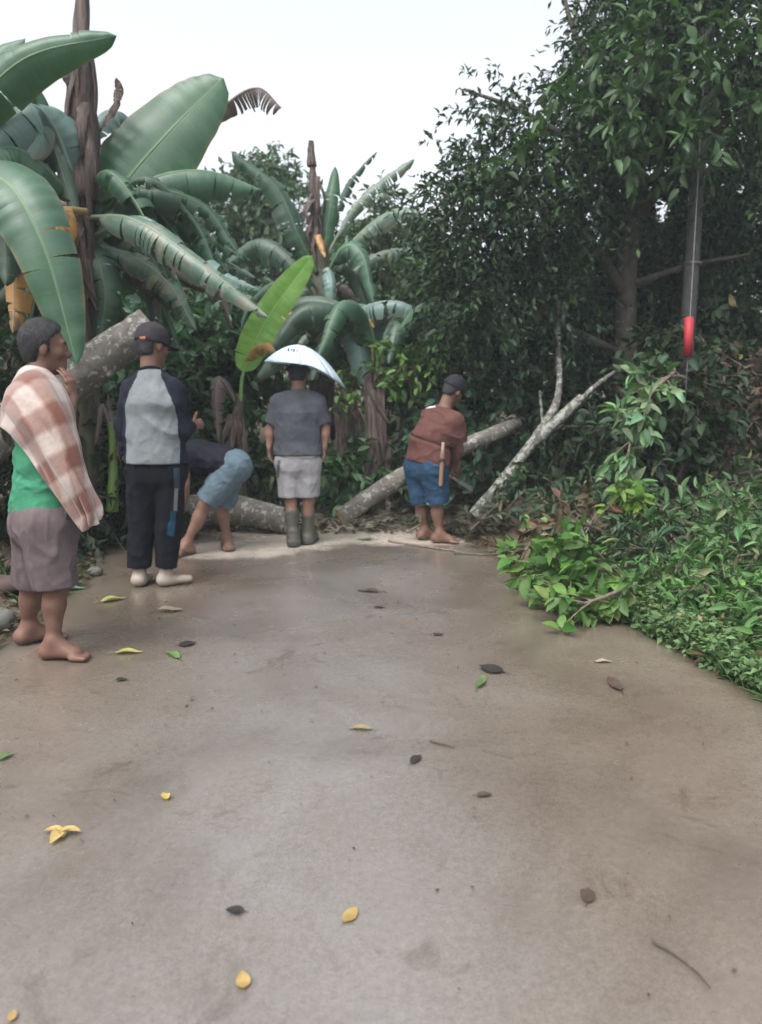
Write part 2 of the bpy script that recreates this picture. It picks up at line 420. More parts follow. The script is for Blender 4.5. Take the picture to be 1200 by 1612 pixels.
# ================================================================== BANANA PLANTS
def banana_mat(name, c0, c1, rib, edge, transl=0.3, rough=0.55, blot=None, vein=0.5):
    m, nt, b, out = mat_base(name)
    uv = nt.nodes.new('ShaderNodeUVMap'); uv.uv_map = 'UVMap'
    sp_ = nt.nodes.new('ShaderNodeSeparateXYZ'); nt.links.new(uv.outputs[0], sp_.inputs[0])
    v = world_pos(nt)
    c = ramp(nt, noise_node(nt, 3.2, 5, 0.6, v), [(0.3, c0), (0.7, c1)])
    mp = nt.nodes.new('ShaderNodeMapping'); mp.inputs['Scale'].default_value = (120, 1.2, 1); nt.links.new(uv.outputs[0], mp.inputs[0])
    vn = noise_node(nt, 1.0, 3, 0.6, mp.outputs[0])
    c = mixc(nt, vein, c, ramp(nt, vn, [(0.3, (0.7, 0.72, 0.7)), (0.7, (1.2, 1.18, 1.15))]), 'MULTIPLY')
    ab = node(nt, 'ShaderNodeMath', operation='ABSOLUTE'); nt.links.new(sp_.outputs[1], ab.inputs[0])
    e = node(nt, 'ShaderNodeMath', operation='MULTIPLY_ADD'); nt.links.new(noise_node(nt, 11, 5, 0.7, v), e.inputs[0]); e.inputs[1].default_value = 0.5; nt.links.new(ab.outputs[0], e.inputs[2])
    c = mixc(nt, ramp(nt, e.outputs[0], [(1.12, (0, 0, 0)), (1.25, (1, 1, 1))]), c, edge) if False else c
    er = nt.nodes.new('ShaderNodeMapRange'); er.inputs[1].default_value = 1.13; er.inputs[2].default_value = 1.3; nt.links.new(e.outputs[0], er.inputs[0])
    c = mixc(nt, er.outputs[0], c, edge)
    if blot:
        c = mixc(nt, ramp(nt, noise_node(nt, 4.5, 6, 0.7, v, 0.8), [(0.52, (0, 0, 0)), (0.62, (1, 1, 1))]), c, blot)
    rm = nt.nodes.new('ShaderNodeMapRange'); rm.inputs[1].default_value = 0.02; rm.inputs[2].default_value = 0.07; rm.inputs[3].default_value = 1; rm.inputs[4].default_value = 0; nt.links.new(ab.outputs[0], rm.inputs[0])
    c = mixc(nt, rm.outputs[0], c, rib)
    c = mixc(nt, 1.0, c, (0.82, 0.9, 1.08), 'MULTIPLY')
    nt.links.new(c, b.inputs['Base Color']); b.inputs['Roughness'].default_value = rough; b.inputs['Coat Weight'].default_value = .25; b.inputs['Coat Roughness'].default_value = .3
    bump(nt, b, vn, 0.3, 0.004)
    t = nt.nodes.new('ShaderNodeBsdfTranslucent'); nt.links.new(mixc(nt, 1.0, c, (1.1, 1.3, 0.6), 'MULTIPLY'), t.inputs[0])
    mx = nt.nodes.new('ShaderNodeMixShader'); mx.inputs[0].default_value = transl
    nt.links.new(b.outputs[0], mx.inputs[1]); nt.links.new(t.outputs[0], mx.inputs[2]); nt.links.new(mx.outputs[0], out.inputs[0])
    return m
M['ban'] = banana_mat('banana_leaf_green', (0.035, 0.09, 0.045), (0.06, 0.14, 0.065), (0.14, 0.22, 0.1), (0.16, 0.12, 0.05))
M['ban_pale'] = banana_mat('banana_leaf_pale', (0.1, 0.17, 0.13), (0.17, 0.26, 0.2), (0.26, 0.33, 0.24), (0.2, 0.15, 0.08), rough=0.5)
M['ban_dark'] = banana_mat('banana_leaf_dark', (0.02, 0.055, 0.03), (0.04, 0.09, 0.045), (0.08, 0.14, 0.06), (0.1, 0.08, 0.035))
M['ban_bright'] = banana_mat('banana_leaf_young', (0.16, 0.34, 0.05), (0.27, 0.46, 0.09), (0.34, 0.5, 0.16), (0.3, 0.3, 0.08), 0.4, vein=0.7)
M['ban_dead'] = banana_mat('banana_leaf_dead', (0.075, 0.05, 0.038), (0.17, 0.12, 0.095), (0.2, 0.15, 0.11), (0.06, 0.04, 0.03), 0.12, 0.8, vein=0.8)
M['ban_orange'] = banana_mat('banana_leaf_dying', (0.35, 0.15, 0.03), (0.48, 0.25, 0.06), (0.4, 0.26, 0.1), (0.16, 0.08, 0.03), 0.25, 0.65, blot=(0.16, 0.09, 0.04))
M['ban_worn'] = banana_mat('banana_leaf_worn', (0.055, 0.11, 0.06), (0.13, 0.19, 0.13), (0.22, 0.25, 0.14), (0.2, 0.14, 0.07), 0.25, 0.5, blot=(0.2, 0.19, 0.12))
def banana_leaf(th, pts, halfw, mat, hint=(0, -0.7, 0.7), pet=0.12, tear=3, fold=0.35, droop=0.5, seed=0, label=None, wpow=0.55, one_side=None, ragged=0.12, name='leaf'):
    """pts: (px, py, Y) along the midrib. halfw metres."""
    r = np.random.default_rng(seed + 100)
    mid = catmull([at(*p) for p in pts], 40); loc = np.array(th.location)
    T = np.gradient(mid, axis=0); T /= np.linalg.norm(T, axis=1)[:, None]
    n0 = nrm(hint); S = np.cross(T, n0); S /= np.linalg.norm(S, axis=1)[:, None]; N = np.cross(S, T)
    tt = np.linspace(0, 1, 40)
    u = np.clip((tt - pet) / (1 - pet), 0, 1)
    w = halfw * np.maximum(np.sin(math.pi * np.clip(u, 0, 1) ** 0.75), 0) ** wpow
    w *= 1 + 0.05 * vnoise(tt * 9, tt * 0 + seed, tt * 0)
    V, Q, UV = [], [], []
    i_start = int(np.argmax(u > 0.005)) - 1; i_start = max(i_start, 0)
    J = 6
    for s in (-1, 1):
        if one_side and s != one_side: continue
        cuts = sorted(set([i_start, 39] + [int(c) for c in r.integers(i_start + 3, 38, int(tear * 1.7))]))
        for a, bq in zip(cuts[:-1], cuts[1:]):
            ns = (bq - a) * 2 + 1
            si = np.linspace(a, bq, ns); ex = r.uniform(0, 0.5) * (1 if tear > 2 else 0.2); gap = r.uniform(0.1, 0.9) if tear else 0.0
            cutl = 1 - ragged * r.random() * (2 if tear > 6 else 1)
            o = len(V)
            for i_, f in enumerate(si):
                for j in range(J):
                    v = j / (J - 1)
                    g = (f - (a + bq) / 2) / max((bq - a) / 2, 1e-6)
                    ff = f - g * gap * (v ** 1.3) * (0.4 if tear < 5 else min(1.1, (bq - a) * .45))
                    ff = np.clip(ff, 0, 39); k = int(ff); k = min(k, 38); fr = ff - k
                    Lp = lambda A: A[k] * (1 - fr) + A[k + 1] * fr
                    m_, s_, n_, w_ = Lp(mid), Lp(S), Lp(N), Lp(w) * cutl
                    ang = fold - (droop + ex) * v * 1.2
                    wave = 0.008 * v * math.sin(ff * .5 + seed + s) + 0.006 * v * math.sin(ff * 1.9 + 3 * math.sin(ff * .4 + seed) + seed * 2)
                    d = v * w_
                    p = m_ + s_ * s * d * math.cos(ang * 0.8) + n_ * (d * math.sin(ang) + wave)
                    p = p + np.array((0, 0, -1)) * d * v * ex * 0.5
                    V.append(p); UV.append((ff / 39.0, s * v))
            for i_ in range(ns - 1):
                for j in range(J - 1):
                    q0 = o + i_ * J + j
                    Q.append((q0, q0 + 1, q0 + J + 1, q0 + J) if s > 0 else (q0, q0 + J, q0 + J + 1, q0 + 1))
    lf = obj(name, mesh_np(name, np.array(V) - loc, np.array(Q), mat, None, True, np.array(UV)), th)
    if label: lf['label'] = label
    rad = np.interp(tt, [0, pet + 0.05, 1], [halfw * 0.09 + 0.008, halfw * 0.05 + 0.006, 0.002])
    v_, f_ = tube(mid - N * rad[:, None] * 0.5, rad, 6)
    me = mesh_np('midrib', v_ - loc, f_, mat, None, True, np.tile((0.5, 0.0), (len(v_), 1)))
    obj('midrib', me, lf)
    return lf
m, nt, b, _ = mat_base('banana_stem'); v = world_pos(nt)
mp = nt.nodes.new('ShaderNodeMapping'); mp.inputs['Scale'].default_value = (14, 14, 1.6); nt.links.new(v, mp.inputs[0])
c = ramp(nt, noise_node(nt, 1.0, 6, 0.7, mp.outputs[0]), [(0.3, (0.025, 0.018, 0.013)), (0.5, (0.05, 0.045, 0.025)), (0.68, (0.07, 0.09, 0.04))])
nt.links.new(c, b.inputs['Base Color']); b.inputs['Roughness'].default_value = 0.6; bump(nt, b, noise_node(nt, 1.0, 6, 0.7, mp.outputs[0]), 0.6, 0.02); M['ban_stem'] = m
m, nt, b, _ = mat_base('banana_stem_green'); v = world_pos(nt)
mp = nt.nodes.new('ShaderNodeMapping'); mp.inputs['Scale'].default_value = (16, 16, 1.4); nt.links.new(v, mp.inputs[0])
c = ramp(nt, noise_node(nt, 1.0, 5, 0.6, mp.outputs[0]), [(0.3, (0.06, 0.12, 0.02)), (0.7, (0.12, 0.2, 0.045))])
nt.links.new(c, b.inputs['Base Color']); b.inputs['Roughness'].default_value = 0.45; M['ban_stem_green'] = m
m, nt, b, _ = mat_base('dry_sheath'); v = world_pos(nt)
mp = nt.nodes.new('ShaderNodeMapping'); mp.inputs['Scale'].default_value = (28, 28, 2.2); nt.links.new(v, mp.inputs[0])
nf = noise_node(nt, 1.0, 6, 0.7, mp.outputs[0])
c = ramp(nt, nf, [(0.3, (0.02, 0.014, 0.014)), (0.5, (0.065, 0.046, 0.042)), (0.7, (0.17, 0.125, 0.105))])
nt.links.new(c, b.inputs['Base Color']); b.inputs['Roughness'].default_value = 0.85; bump(nt, b, nf, 0.9, 0.03); M['dry_sheath'] = m
def stem(th, pts, r0, r1, mat, name='pseudostem', sides=14, rough=0.1):
    p = catmull([at(*q) if len(q) == 3 and not isinstance(q, np.ndarray) else q for q in pts], 24)
    v_, f_ = tube(p, np.linspace(r0, r1, 24), sides, True, rough, int(abs(p[0][0] * 100)) % 50)
    return obj(name, mesh_np(name, v_ - np.array(th.location), f_, mat), th)
def dry_strip(th, p0, length, width, seed, mat, lean=(0, 0)):
    """one dried sheath strip hanging from p0"""
    r = np.random.default_rng(seed); n = 9; s = np.linspace(0, 1, n); loc = np.array(th.location)
    ax = r.uniform(0, 6.28); out = np.array((math.cos(ax), -abs(math.sin(ax)), 0))
    side = np.array((-out[1], out[0], 0))
    mid = p0 + out * (0.02 + 0.06 * np.sin(s * 2.4))[:, None] * r.uniform(0.5, 1.6) + np.array((lean[0], lean[1], 0)) * (s ** 1.5)[:, None] + np.array((0, 0, -1.0)) * (s * length)[:, None]
    mid += 0.015 * np.stack([vnoise(s * 4, s * 0 + seed, s * 0), s * 0, s * 0], 1)
    w = width * (1 - s ** 2 * 0.75) * (0.8 + 0.4 * r.random(n))
    V = np.concatenate([mid - side * w[:, None] / 2 - out * 0.01, mid + out * 0.012, mid + side * w[:, None] / 2 - out * 0.01])
    q = []
    for i in range(n - 1): q += [(i, n + i, n + i + 1, i + 1), (n + i, 2 * n + i, 2 * n + i + 1, n + i + 1)]
    return obj('dry_sheath', mesh_np('dry_sheath', V - loc, np.array(q), mat), th)

# --- tall plant at upper left, with the dried brown column
def gbase(px, Y):
    x = at(px, 625, Y)[0]; return np.array((x, Y, float(hz(x, Y))))
Yb = 6.4
b1 = gbase(130, Yb)
bp1 = thing('banana_plant', b1, 'tall banana plant at upper left with dried brown crown column and one huge upright leaf', 'banana plant')
stem(bp1, [b1 - np.array((0, 0, .1)), at(128, 500, Yb), at(126, 300, Yb)], 0.13, 0.1, M['ban_stem'])
stem(bp1, [at(122, 315, Yb), at(126, 200, Yb), at(128, 100, Yb), at(130, -40, Yb)], 0.17, 0.045, M['dry_sheath'], 'dried_column', 16, 0.25)
for k in range(22):
    f = rng.random(); p0 = at(128 + rng.normal() * 6, 60 + 200 * f, Yb) + np.array((rng.normal() * .05, -0.05, 0))
    dry_strip(bp1, p0, rng.uniform(0.35, 0.8), rng.uniform(0.04, 0.1), 500 + k, M['dry_sheath'], (rng.normal() * 0.07, 0))
banana_leaf(bp1, [(126, 160, 6.35), (108, 120, 6.3), (92, 95, 6.3), (84, 100, 6.3)], 0.06, M['dry_sheath'], seed=3, pet=0.1, tear=2)
banana_leaf(bp1, [(150, 215, 6.4), (178, 170, 6.4), (186, 140, 6.4), (183, 122, 6.4)], 0.045, M['dry_sheath'], seed=4, pet=0.05, tear=0)
banana_leaf(bp1, [(150, 390, 6.5), (185, 305, 6.5), (262, 212, 6.6), (352, 122, 6.7)], 0.37, M['ban'], (0.1, -1, 0.15), 0.12, 0, 0.12, 0.25, 11, 'huge upright green leaf with pale midrib', 0.42)
banana_leaf(bp1, [(135, 340, 6.3), (210, 345, 6.0), (310, 410, 5.8), (425, 500, 5.7)], 0.17, M['ban_worn'], (0, -0.75, 0.7), 0.1, 9, 0.2, 0.7, 12, 'arching tattered leaf with pale worn patches')
banana_leaf(bp1, [(150, 350, 6.5), (230, 285, 6.5), (320, 268, 6.6), (412, 298, 6.7)], 0.27, M['ban'], (0.1, -0.6, 0.8), 0.1, 5, 0.1, 1.1, 13)
banana_leaf(bp1, [(120, 300, 6.3), (85, 200, 6.1), (40, 165, 5.9), (-30, 230, 5.7)], 0.34, M['ban_pale'], (0.0, -0.8, 0.6), 0.1, 3, 0.1, 0.8, 14, 'pale grey green drooping leaf')
banana_leaf(bp1, [(120, 320, 6.3), (70, 260, 6.0), (10, 230, 5.8), (-60, 270, 5.6)], 0.3, M['ban'], (0, -0.8, 0.6), 0.1, 3, 0.1, 0.8, 15)
banana_leaf(bp1, [(140, 250, 6.5), (160, 190, 6.6), (185, 178, 6.7), (212, 200, 6.8)], 0.14, M['ban_pale'], (0, -0.8, 0.6), 0.15, 2, 0.2, 0.5, 16)
banana_leaf(bp1, [(150, 330, 6.6), (260, 270, 6.8), (350, 170, 6.9), (405, 138, 6.9), (444, 170, 6.9)], 0.17, M['ban_dead'], (0.4, -0.9, 0.35), 0.45, 14, -0.1, 0.8, 17, 'dried purple brown shredded leaf against the sky', 0.3, 1)
banana_leaf(bp1, [(135, 330, 6.2), (90, 330, 5.8), (30, 380, 5.5), (20, 525, 5.4)], 0.27, M['ban_orange'], (0, -0.9, 0.3), 0.2, 6, 0.1, 0.8, 18, 'dying orange brown drooping leaf')
banana_leaf(bp1, [(140, 350, 6.6), (200, 370, 6.6), (250, 420, 6.6), (280, 500, 6.6)], 0.22, M['ban_dark'], (0.2, -0.8, 0.6), 0.1, 6, 0.1, 0.7, 19)
banana_leaf(bp1, [(130, 360, 6.6), (150, 400, 6.3), (165, 460, 6.2), (160, 540, 6.2)], 0.2, M['ban_dark'], (0.2, -0.9, 0.4), 0.1, 5, 0.1, 0.6, 20)
banana_leaf(bp1, [(130, 360, 6.6), (190, 400, 6.6), (230, 440, 6.6), (300, 455, 6.6)], 0.14, M['ban_dead'], (0.1, -0.6, 0.8), 0.1, 6, 0.1, 1.2, 21, 'withered brown leaf hanging from the stem')
for k in range(26):
    dry_strip(bp1, at(128 + rng.normal() * 9, 330 + 9 * k, Yb) + np.array((0, -0.12, 0)), rng.uniform(0.4, 0.9), rng.uniform(0.06, 0.13), 540 + k, M['dry_sheath'], (rng.normal() * 0.12, 0))
for k, (p, hw, mt, h, te) in enumerate([([(135, 350, 6.6), (180, 330, 6.8), (240, 350, 7.0), (300, 420, 7.1)], .2, 'ban_dark', (0, -.8, .6), 7), ([(130, 340, 6.5), (100, 350, 6.2), (60, 400, 6.0), (40, 480, 5.9)], .18, 'ban_dark', (0, -.9, .5), 6),
      ([(140, 345, 6.7), (220, 340, 7.2), (310, 370, 7.5), (370, 450, 7.6)], .22, 'ban', (0, -.8, .6), 8), ([(132, 380, 6.5), (200, 400, 6.4), (260, 440, 6.4), (310, 520, 6.4)], .16, 'ban_worn', (0, -.8, .6), 9), ([(128, 350, 6.3), (90, 360, 6.0), (75, 420, 5.9), (80, 500, 5.9)], .12, 'ban_orange', (0, -.9, .4), 7)]):
    banana_leaf(bp1, p, hw, M[mt], h, 0.12, te, 0.15, 0.7, 90 + k)
for k in range(16):
    r_ = np.random.default_rng(900 + k); x0, y0 = r_.uniform(120, 160), r_.uniform(310, 420); sg = r_.choice([-1, 1, 1, 1]); ln = r_.uniform(90, 260); Yq = 6.5 + r_.uniform(-.2, 1.0)
    banana_leaf(bp1, [(x0, y0, 6.5), (x0 + sg * ln * .35, y0 - r_.uniform(10, 60), Yq), (x0 + sg * ln * .75, y0 + r_.uniform(-10, 50), Yq + .1), (x0 + sg * ln, y0 + r_.uniform(60, 150), Yq + .1)], r_.uniform(.1, .2), M[['ban_dark', 'ban', 'ban_worn', 'ban_dead', 'ban_dark', 'ban_dead'][k % 6]], (0, -.8, .6), .12, 10, .1, .8, 950 + k, None, .5, None, .35)
# --- plant beyond the left edge of the frame: its two big leaves reach in
b0 = gbase(-170, 5.6)
bp0 = thing('banana_plant', b0, 'banana plant at left frame edge with leaves hanging over the checked shawl man', 'banana plant')
stem(bp0, [b0 - np.array((0, 0, .1)), at(-165, 450, 5.6), at(-150, 250, 5.6)], 0.15, 0.09, M['ban_stem'])
banana_leaf(bp0, [(-150, 300, 5.6), (-60, 190, 5.6), (40, 92, 5.6), (184, 56, 5.7)], 0.22, M['ban'], (0.1, -0.95, -0.3), 0.2, 3, 0.1, 0.5, 22, 'green leaf with split edge against the white sky', 0.5)
banana_leaf(bp0, [(-150, 330, 5.5), (-20, 275, 5.0), (60, 365, 4.8), (122, 575, 4.8)], 0.24, M['ban'], (0.25, -0.95, 0.35), 0.18, 2, 0.28, 0.45, 23, 'long drooping grey green leaf with pale midrib')
banana_leaf(bp0, [(-150, 330, 5.6), (-70, 300, 5.4), (0, 340, 5.3), (10, 450, 5.2)], 0.22, M['ban_dark'], (0.1, -0.9, 0.4), 0.1, 4, 0.2, 0.6, 24)
banana_leaf(bp0, [(-150, 320, 5.6), (-120, 220, 5.7), (-60, 130, 5.8), (40, 60, 6.0)], 0.2, M['ban'], (0.2, -0.9, 0.2), 0.1, 2, 0.2, 0.4, 25)
for k in range(16):
    r_ = np.random.default_rng(1500 + k); x0, y0 = r_.uniform(100, 170), r_.uniform(290, 440); sg = [-1, 1, 1][k % 3]; ln = r_.uniform(120, 280); Yq = 6.3 + r_.uniform(-.3, .9)
    banana_leaf(bp1, [(x0, y0, 6.5), (x0 + sg * ln * .3, y0 - r_.uniform(0, 50), Yq), (x0 + sg * ln * .7, y0 + r_.uniform(0, 50), Yq - .1), (x0 + sg * ln, y0 + r_.uniform(50, 140), Yq - .1)], r_.uniform(.12, .2), M[['ban_worn', 'ban', 'ban_pale', 'ban_worn', 'ban_dead', 'ban'][k % 6]], (0, -.85, .5), .12, 12, .1, .7, 1550 + k, None, .5, None, .5)
for k in range(5):
    r_ = np.random.default_rng(1600 + k); x0 = r_.uniform(-150, -120); y0 = r_.uniform(280, 330)
    banana_leaf(bp0, [(x0, y0, 5.6), (-60 + 20 * k, y0 - r_.uniform(40, 150), 5.9), (0 + 15 * k, y0 - r_.uniform(60, 150), 6.1), (50 + 18 * k, y0 - r_.uniform(-40, 60), 6.2)], r_.uniform(.16, .24), M[['ban', 'ban_pale', 'ban_dark', 'ban', 'ban_worn'][k]], (0, -.85, .5), .12, 6, .1, .6, 1650 + k, None, .5, None, .3)
# --- middle plant
Y2 = 9.0; b2 = gbase(508, Y2)
bp2 = thing('banana_plant', b2, 'banana plant in the middle distance with a dry brown spire and fanned leaves', 'banana plant')
stem(bp2, [b2 - np.array((0, 0, .1)), at(508, 520, Y2), at(504, 380, Y2)], 0.15, 0.09, M['ban_stem'])
sp2 = stem(bp2, [at(502, 400, Y2), at(498, 340, Y2), at(494, 290, Y2), at(491, 245, Y2)], 0.075, 0.03, M['dry_sheath'], 'dry_spire', 10, 0.35)
stem(bp2, [at(491, 262, Y2), at(490, 240, Y2), at(490, 222, Y2)], 0.055, 0.03, M['dry_sheath'], 'flower_bud', 10, 0.2)
for k in range(10):
    dry_strip(bp2, at(496 + rng.normal() * 3, 280 + 9 * k, Y2) + np.array((0, -0.05, 0)), rng.uniform(0.25, 0.5), 0.06, 700 + k, M['dry_sheath'])
BL = [([(505, 420, 9), (518, 340, 9), (528, 262, 9.1)], .13, 'ban', (0, -1, .1), 1, None),
      ([(510, 410, 9), (555, 330, 9), (600, 285, 9), (652, 250, 9)], .14, 'ban_worn', (-.3, -.8, .5), 5, None),
      ([(512, 400, 9.2), (540, 310, 9.3), (565, 268, 9.3), (594, 238, 9.3)], .08, 'ban_dark', (0, -.8, .6), 3, None),
      ([(512, 430, 8.9), (565, 370, 8.8), (620, 330, 8.7), (668, 335, 8.6)], .16, 'ban_worn', (0, -.7, .7), 5, None),
      ([(500, 430, 8.9), (470, 370, 8.8), (435, 295, 8.8), (365, 240, 8.8)], .27, 'ban_dark', (.3, -.9, .4), 5, 'broad dark leaf with withered tip'),
      ([(510, 440, 8.8), (540, 390, 8.6), (570, 400, 8.5), (590, 480, 8.4)], .22, 'ban', (0, -.9, .4), 3, None),
      ([(515, 540, 8.8), (560, 490, 8.5), (625, 475, 8.3), (695, 512, 8.2)], .2, 'ban_pale', (0, -.6, .8), 5, None),
      ([(520, 560, 8.8), (540, 500, 8.4), (560, 525, 8.2), (578, 610, 8.1)], .25, 'ban_pale', (.1, -1, .3), 2, 'broad pale leaf folded down'),
      ([(520, 560, 8.9), (590, 510, 8.6), (650, 520, 8.5), (685, 585, 8.4)], .2, 'ban_pale', (0, -.7, .7), 6, None),
      ([(515, 590, 8.8), (575, 560, 8.6), (620, 580, 8.5), (640, 660, 8.4)], .25, 'ban_dark', (0, -.9, .5), 4, None),
      ([(505, 560, 8.8), (480, 500, 8.5), (450, 500, 8.4), (440, 560, 8.3)], .2, 'ban_orange', (0, -.9, .4), 8, 'orange dying leaf hanging in strips'),
      ([(510, 560, 8.7), (560, 505, 8.3), (582, 510, 8.2), (588, 570, 8.1)], .07, 'ban_orange', (0, -.9, .4), 3, None),
      ([(506, 400, 9), (500, 370, 8.8), (505, 385, 8.7), (512, 405, 8.6)], .05, 'ban_orange', (0, -.9, .4), 0, None),
      ([(508, 500, 8.8), (515, 430, 8.6), (522, 450, 8.4), (520, 530, 8.4)], .09, 'ban_pale', (.2, -.9, .3), 1, None),
      ([(505, 470, 9.0), (450, 400, 9.3), (400, 380, 9.5), (340, 430, 9.6)], .25, 'ban_dark', (0, -.8, .6), 6, None),
      ([(505, 520, 9.0), (450, 470, 9.2), (400, 470, 9.2), (350, 540, 9.2)], .22, 'ban_dark', (0, -.8, .6), 6, None),
      ([(515, 460, 9.2), (600, 400, 9.5), (650, 400, 9.6), (700, 450, 9.6)], .22, 'ban_worn', (0, -.8, .6), 6, None)]
for k, (p, hw, mt, h, te, lb) in enumerate(BL): banana_leaf(bp2, p, hw, M[mt], h, 0.14, te + (4 if te > 2 else 0), 0.15, 0.6, 40 + k, lb, ragged=.25)
for k in range(12):
    r_ = np.random.default_rng(1200 + k); x0, y0 = r_.uniform(500, 515), r_.uniform(430, 560); sg = r_.choice([-1, 1]); ln = r_.uniform(60, 150); Yq = 8.9 + r_.uniform(-.4, .6)
    banana_leaf(bp2, [(x0, y0, 9.0), (x0 + sg * ln * .35, y0 - r_.uniform(10, 50), Yq), (x0 + sg * ln * .75, y0 + r_.uniform(-10, 40), Yq), (x0 + sg * ln, y0 + r_.uniform(40, 110), Yq)], r_.uniform(.1, .2), M[['ban_dark', 'ban_worn', 'ban_dead', 'ban_pale', 'ban_dark', 'ban_dead'][k % 6]], (0, -.8, .6), .12, 9, .1, .8, 1250 + k, None, .5, None, .35)
for k in range(14):
    dry_strip(bp2, at(508 + rng.normal() * 14, 560 + 6 * k, Y2 - 0.15), rng.uniform(0.4, 0.9), rng.uniform(0.06, 0.12), 720 + k, M['dry_sheath'], (rng.normal() * .12, 0))
# --- young plant with the bright leaf
b3 = gbase(372, 7.6)
bp3 = thing('banana_plant', b3, 'young banana plant with one bright yellow green upright leaf beside the umbrella hat', 'banana plant')
stem(bp3, [b3 - np.array((0, 0, .1)), at(374, 700, 7.6), at(378, 620, 7.6)], 0.09, 0.05, M['ban_stem'])
banana_leaf(bp3, [(378, 660, 7.6), (385, 580, 7.5), (425, 495, 7.5), (492, 402, 7.5)], 0.165, M['ban_bright'], (0.35, -1, 0.1), 0.32, 1, 0.35, 0.2, 60, 'bright yellow green young leaf', 0.4)
banana_leaf(bp3, [(384, 570, 7.5), (405, 545, 7.4), (425, 545, 7.3), (440, 570, 7.3)], 0.1, M['ban_orange'], (0, -0.8, 0.6), 0.05, 6, 0.1, 0.8, 61, 'scorched orange leaf base')
banana_leaf(bp3, [(376, 640, 7.6), (350, 600, 7.5), (340, 620, 7.4), (345, 700, 7.4)], 0.13, M['ban_dead'], (0, -0.9, 0.4), 0.1, 6, 0.1, 0.8, 62)
for k in range(9):
    dry_strip(bp3, at(374 + rng.normal() * 6, 640 + 6 * k, 7.5), rng.uniform(0.3, 0.55), 0.07, 740 + k, M['dry_sheath'], (rng.normal() * .1, 0))
# --- cut green sucker behind the man in the raglan shirt
b4 = gbase(178, 6.3)
bp4 = thing('banana_sucker', b4, 'bright green banana sucker stem between the shawl man and the raglan shirt man', 'banana plant')
stem(bp4, [at(177, 805, 6.2), at(178, 760, 6.2), at(178, 715, 6.2), at(176, 665, 6.2)], 0.05, 0.024, M['ban_stem_green'], 'pseudostem', 12, 0.06)
banana_leaf(bp4, [(177, 700, 6.2), (170, 660, 6.2), (160, 640, 6.2), (150, 700, 6.15)], 0.05, M['ban_dead'], (0, -1, .2), 0.05, 3, 0.1, 0.6, 63, 'dry papery leaf')
banana_leaf(bp4, [(177, 720, 6.2), (176, 665, 6.2), (172, 640, 6.2), (170, 620, 6.2)], 0.025, M['ban_dead'], (0, -1, .2), 0.05, 0, 0.1, 0.3, 64)
# --- shaded plants further back behind the umbrella hat and behind the shawl man
SB = [(592, 8.2, 'shaded banana plant with dry hanging skirt right of the umbrella hat', 0.6), (650, 8.6, 'shaded banana plant with dry skirt behind the brown shirt man', 0.5), (545, 8.5, 'shaded banana plant close behind the grey tee shirt man', 0.4), (300, 9.3, 'shaded banana plant behind the bending man', 0.8), (45, 7.2, 'shaded banana plant behind the shawl man', 0.9)]
for k, (px, Y, lb, hgt) in enumerate(SB):
    bb = gbase(px, Y); t = thing('banana_plant', bb, lb, 'banana plant', 'shaded banana plants at the back')
    top = bb + np.array((0.05, 0, hgt + 1.0)); stem(t, [bb - np.array((0, 0, .1)), bb + np.array((0, 0, 0.6)), top], 0.13, 0.08, M['ban_stem'])
    for j in range(26):
        dry_strip(t, bb + np.array((rng.normal() * .05, -0.1, (hgt + 1.0) * rng.uniform(0.5, 1.0))), rng.uniform(0.5, 1.0), rng.uniform(0.06, 0.13), 800 + 20 * k + j, M['dry_sheath'], (rng.normal() * .12, 0))
    for j in range(6):
        a = rng.uniform(0, 6.28); Lg = rng.uniform(0.9, 1.4); dx, dy = math.cos(a), math.sin(a) * 0.6
        pts = [top, top + np.array((dx * .3, dy * .3, .45)) * Lg, top + np.array((dx * .75, dy * .75, .5)) * Lg, top + np.array((dx * 1.15, dy * 1.15, .05)) * Lg]
        # world points straight into the leaf builder
        _at = at; at = lambda *p: p[0]
        banana_leaf(t, [(p,) for p in pts], rng.uniform(.15, .24), M[['ban_dark', 'ban', 'ban_worn', 'ban_dark'][j % 4]], (0.05, -0.5, 0.85), 0.12, 5, 0.15, 0.7, 300 + 10 * k + j)
        at = _at

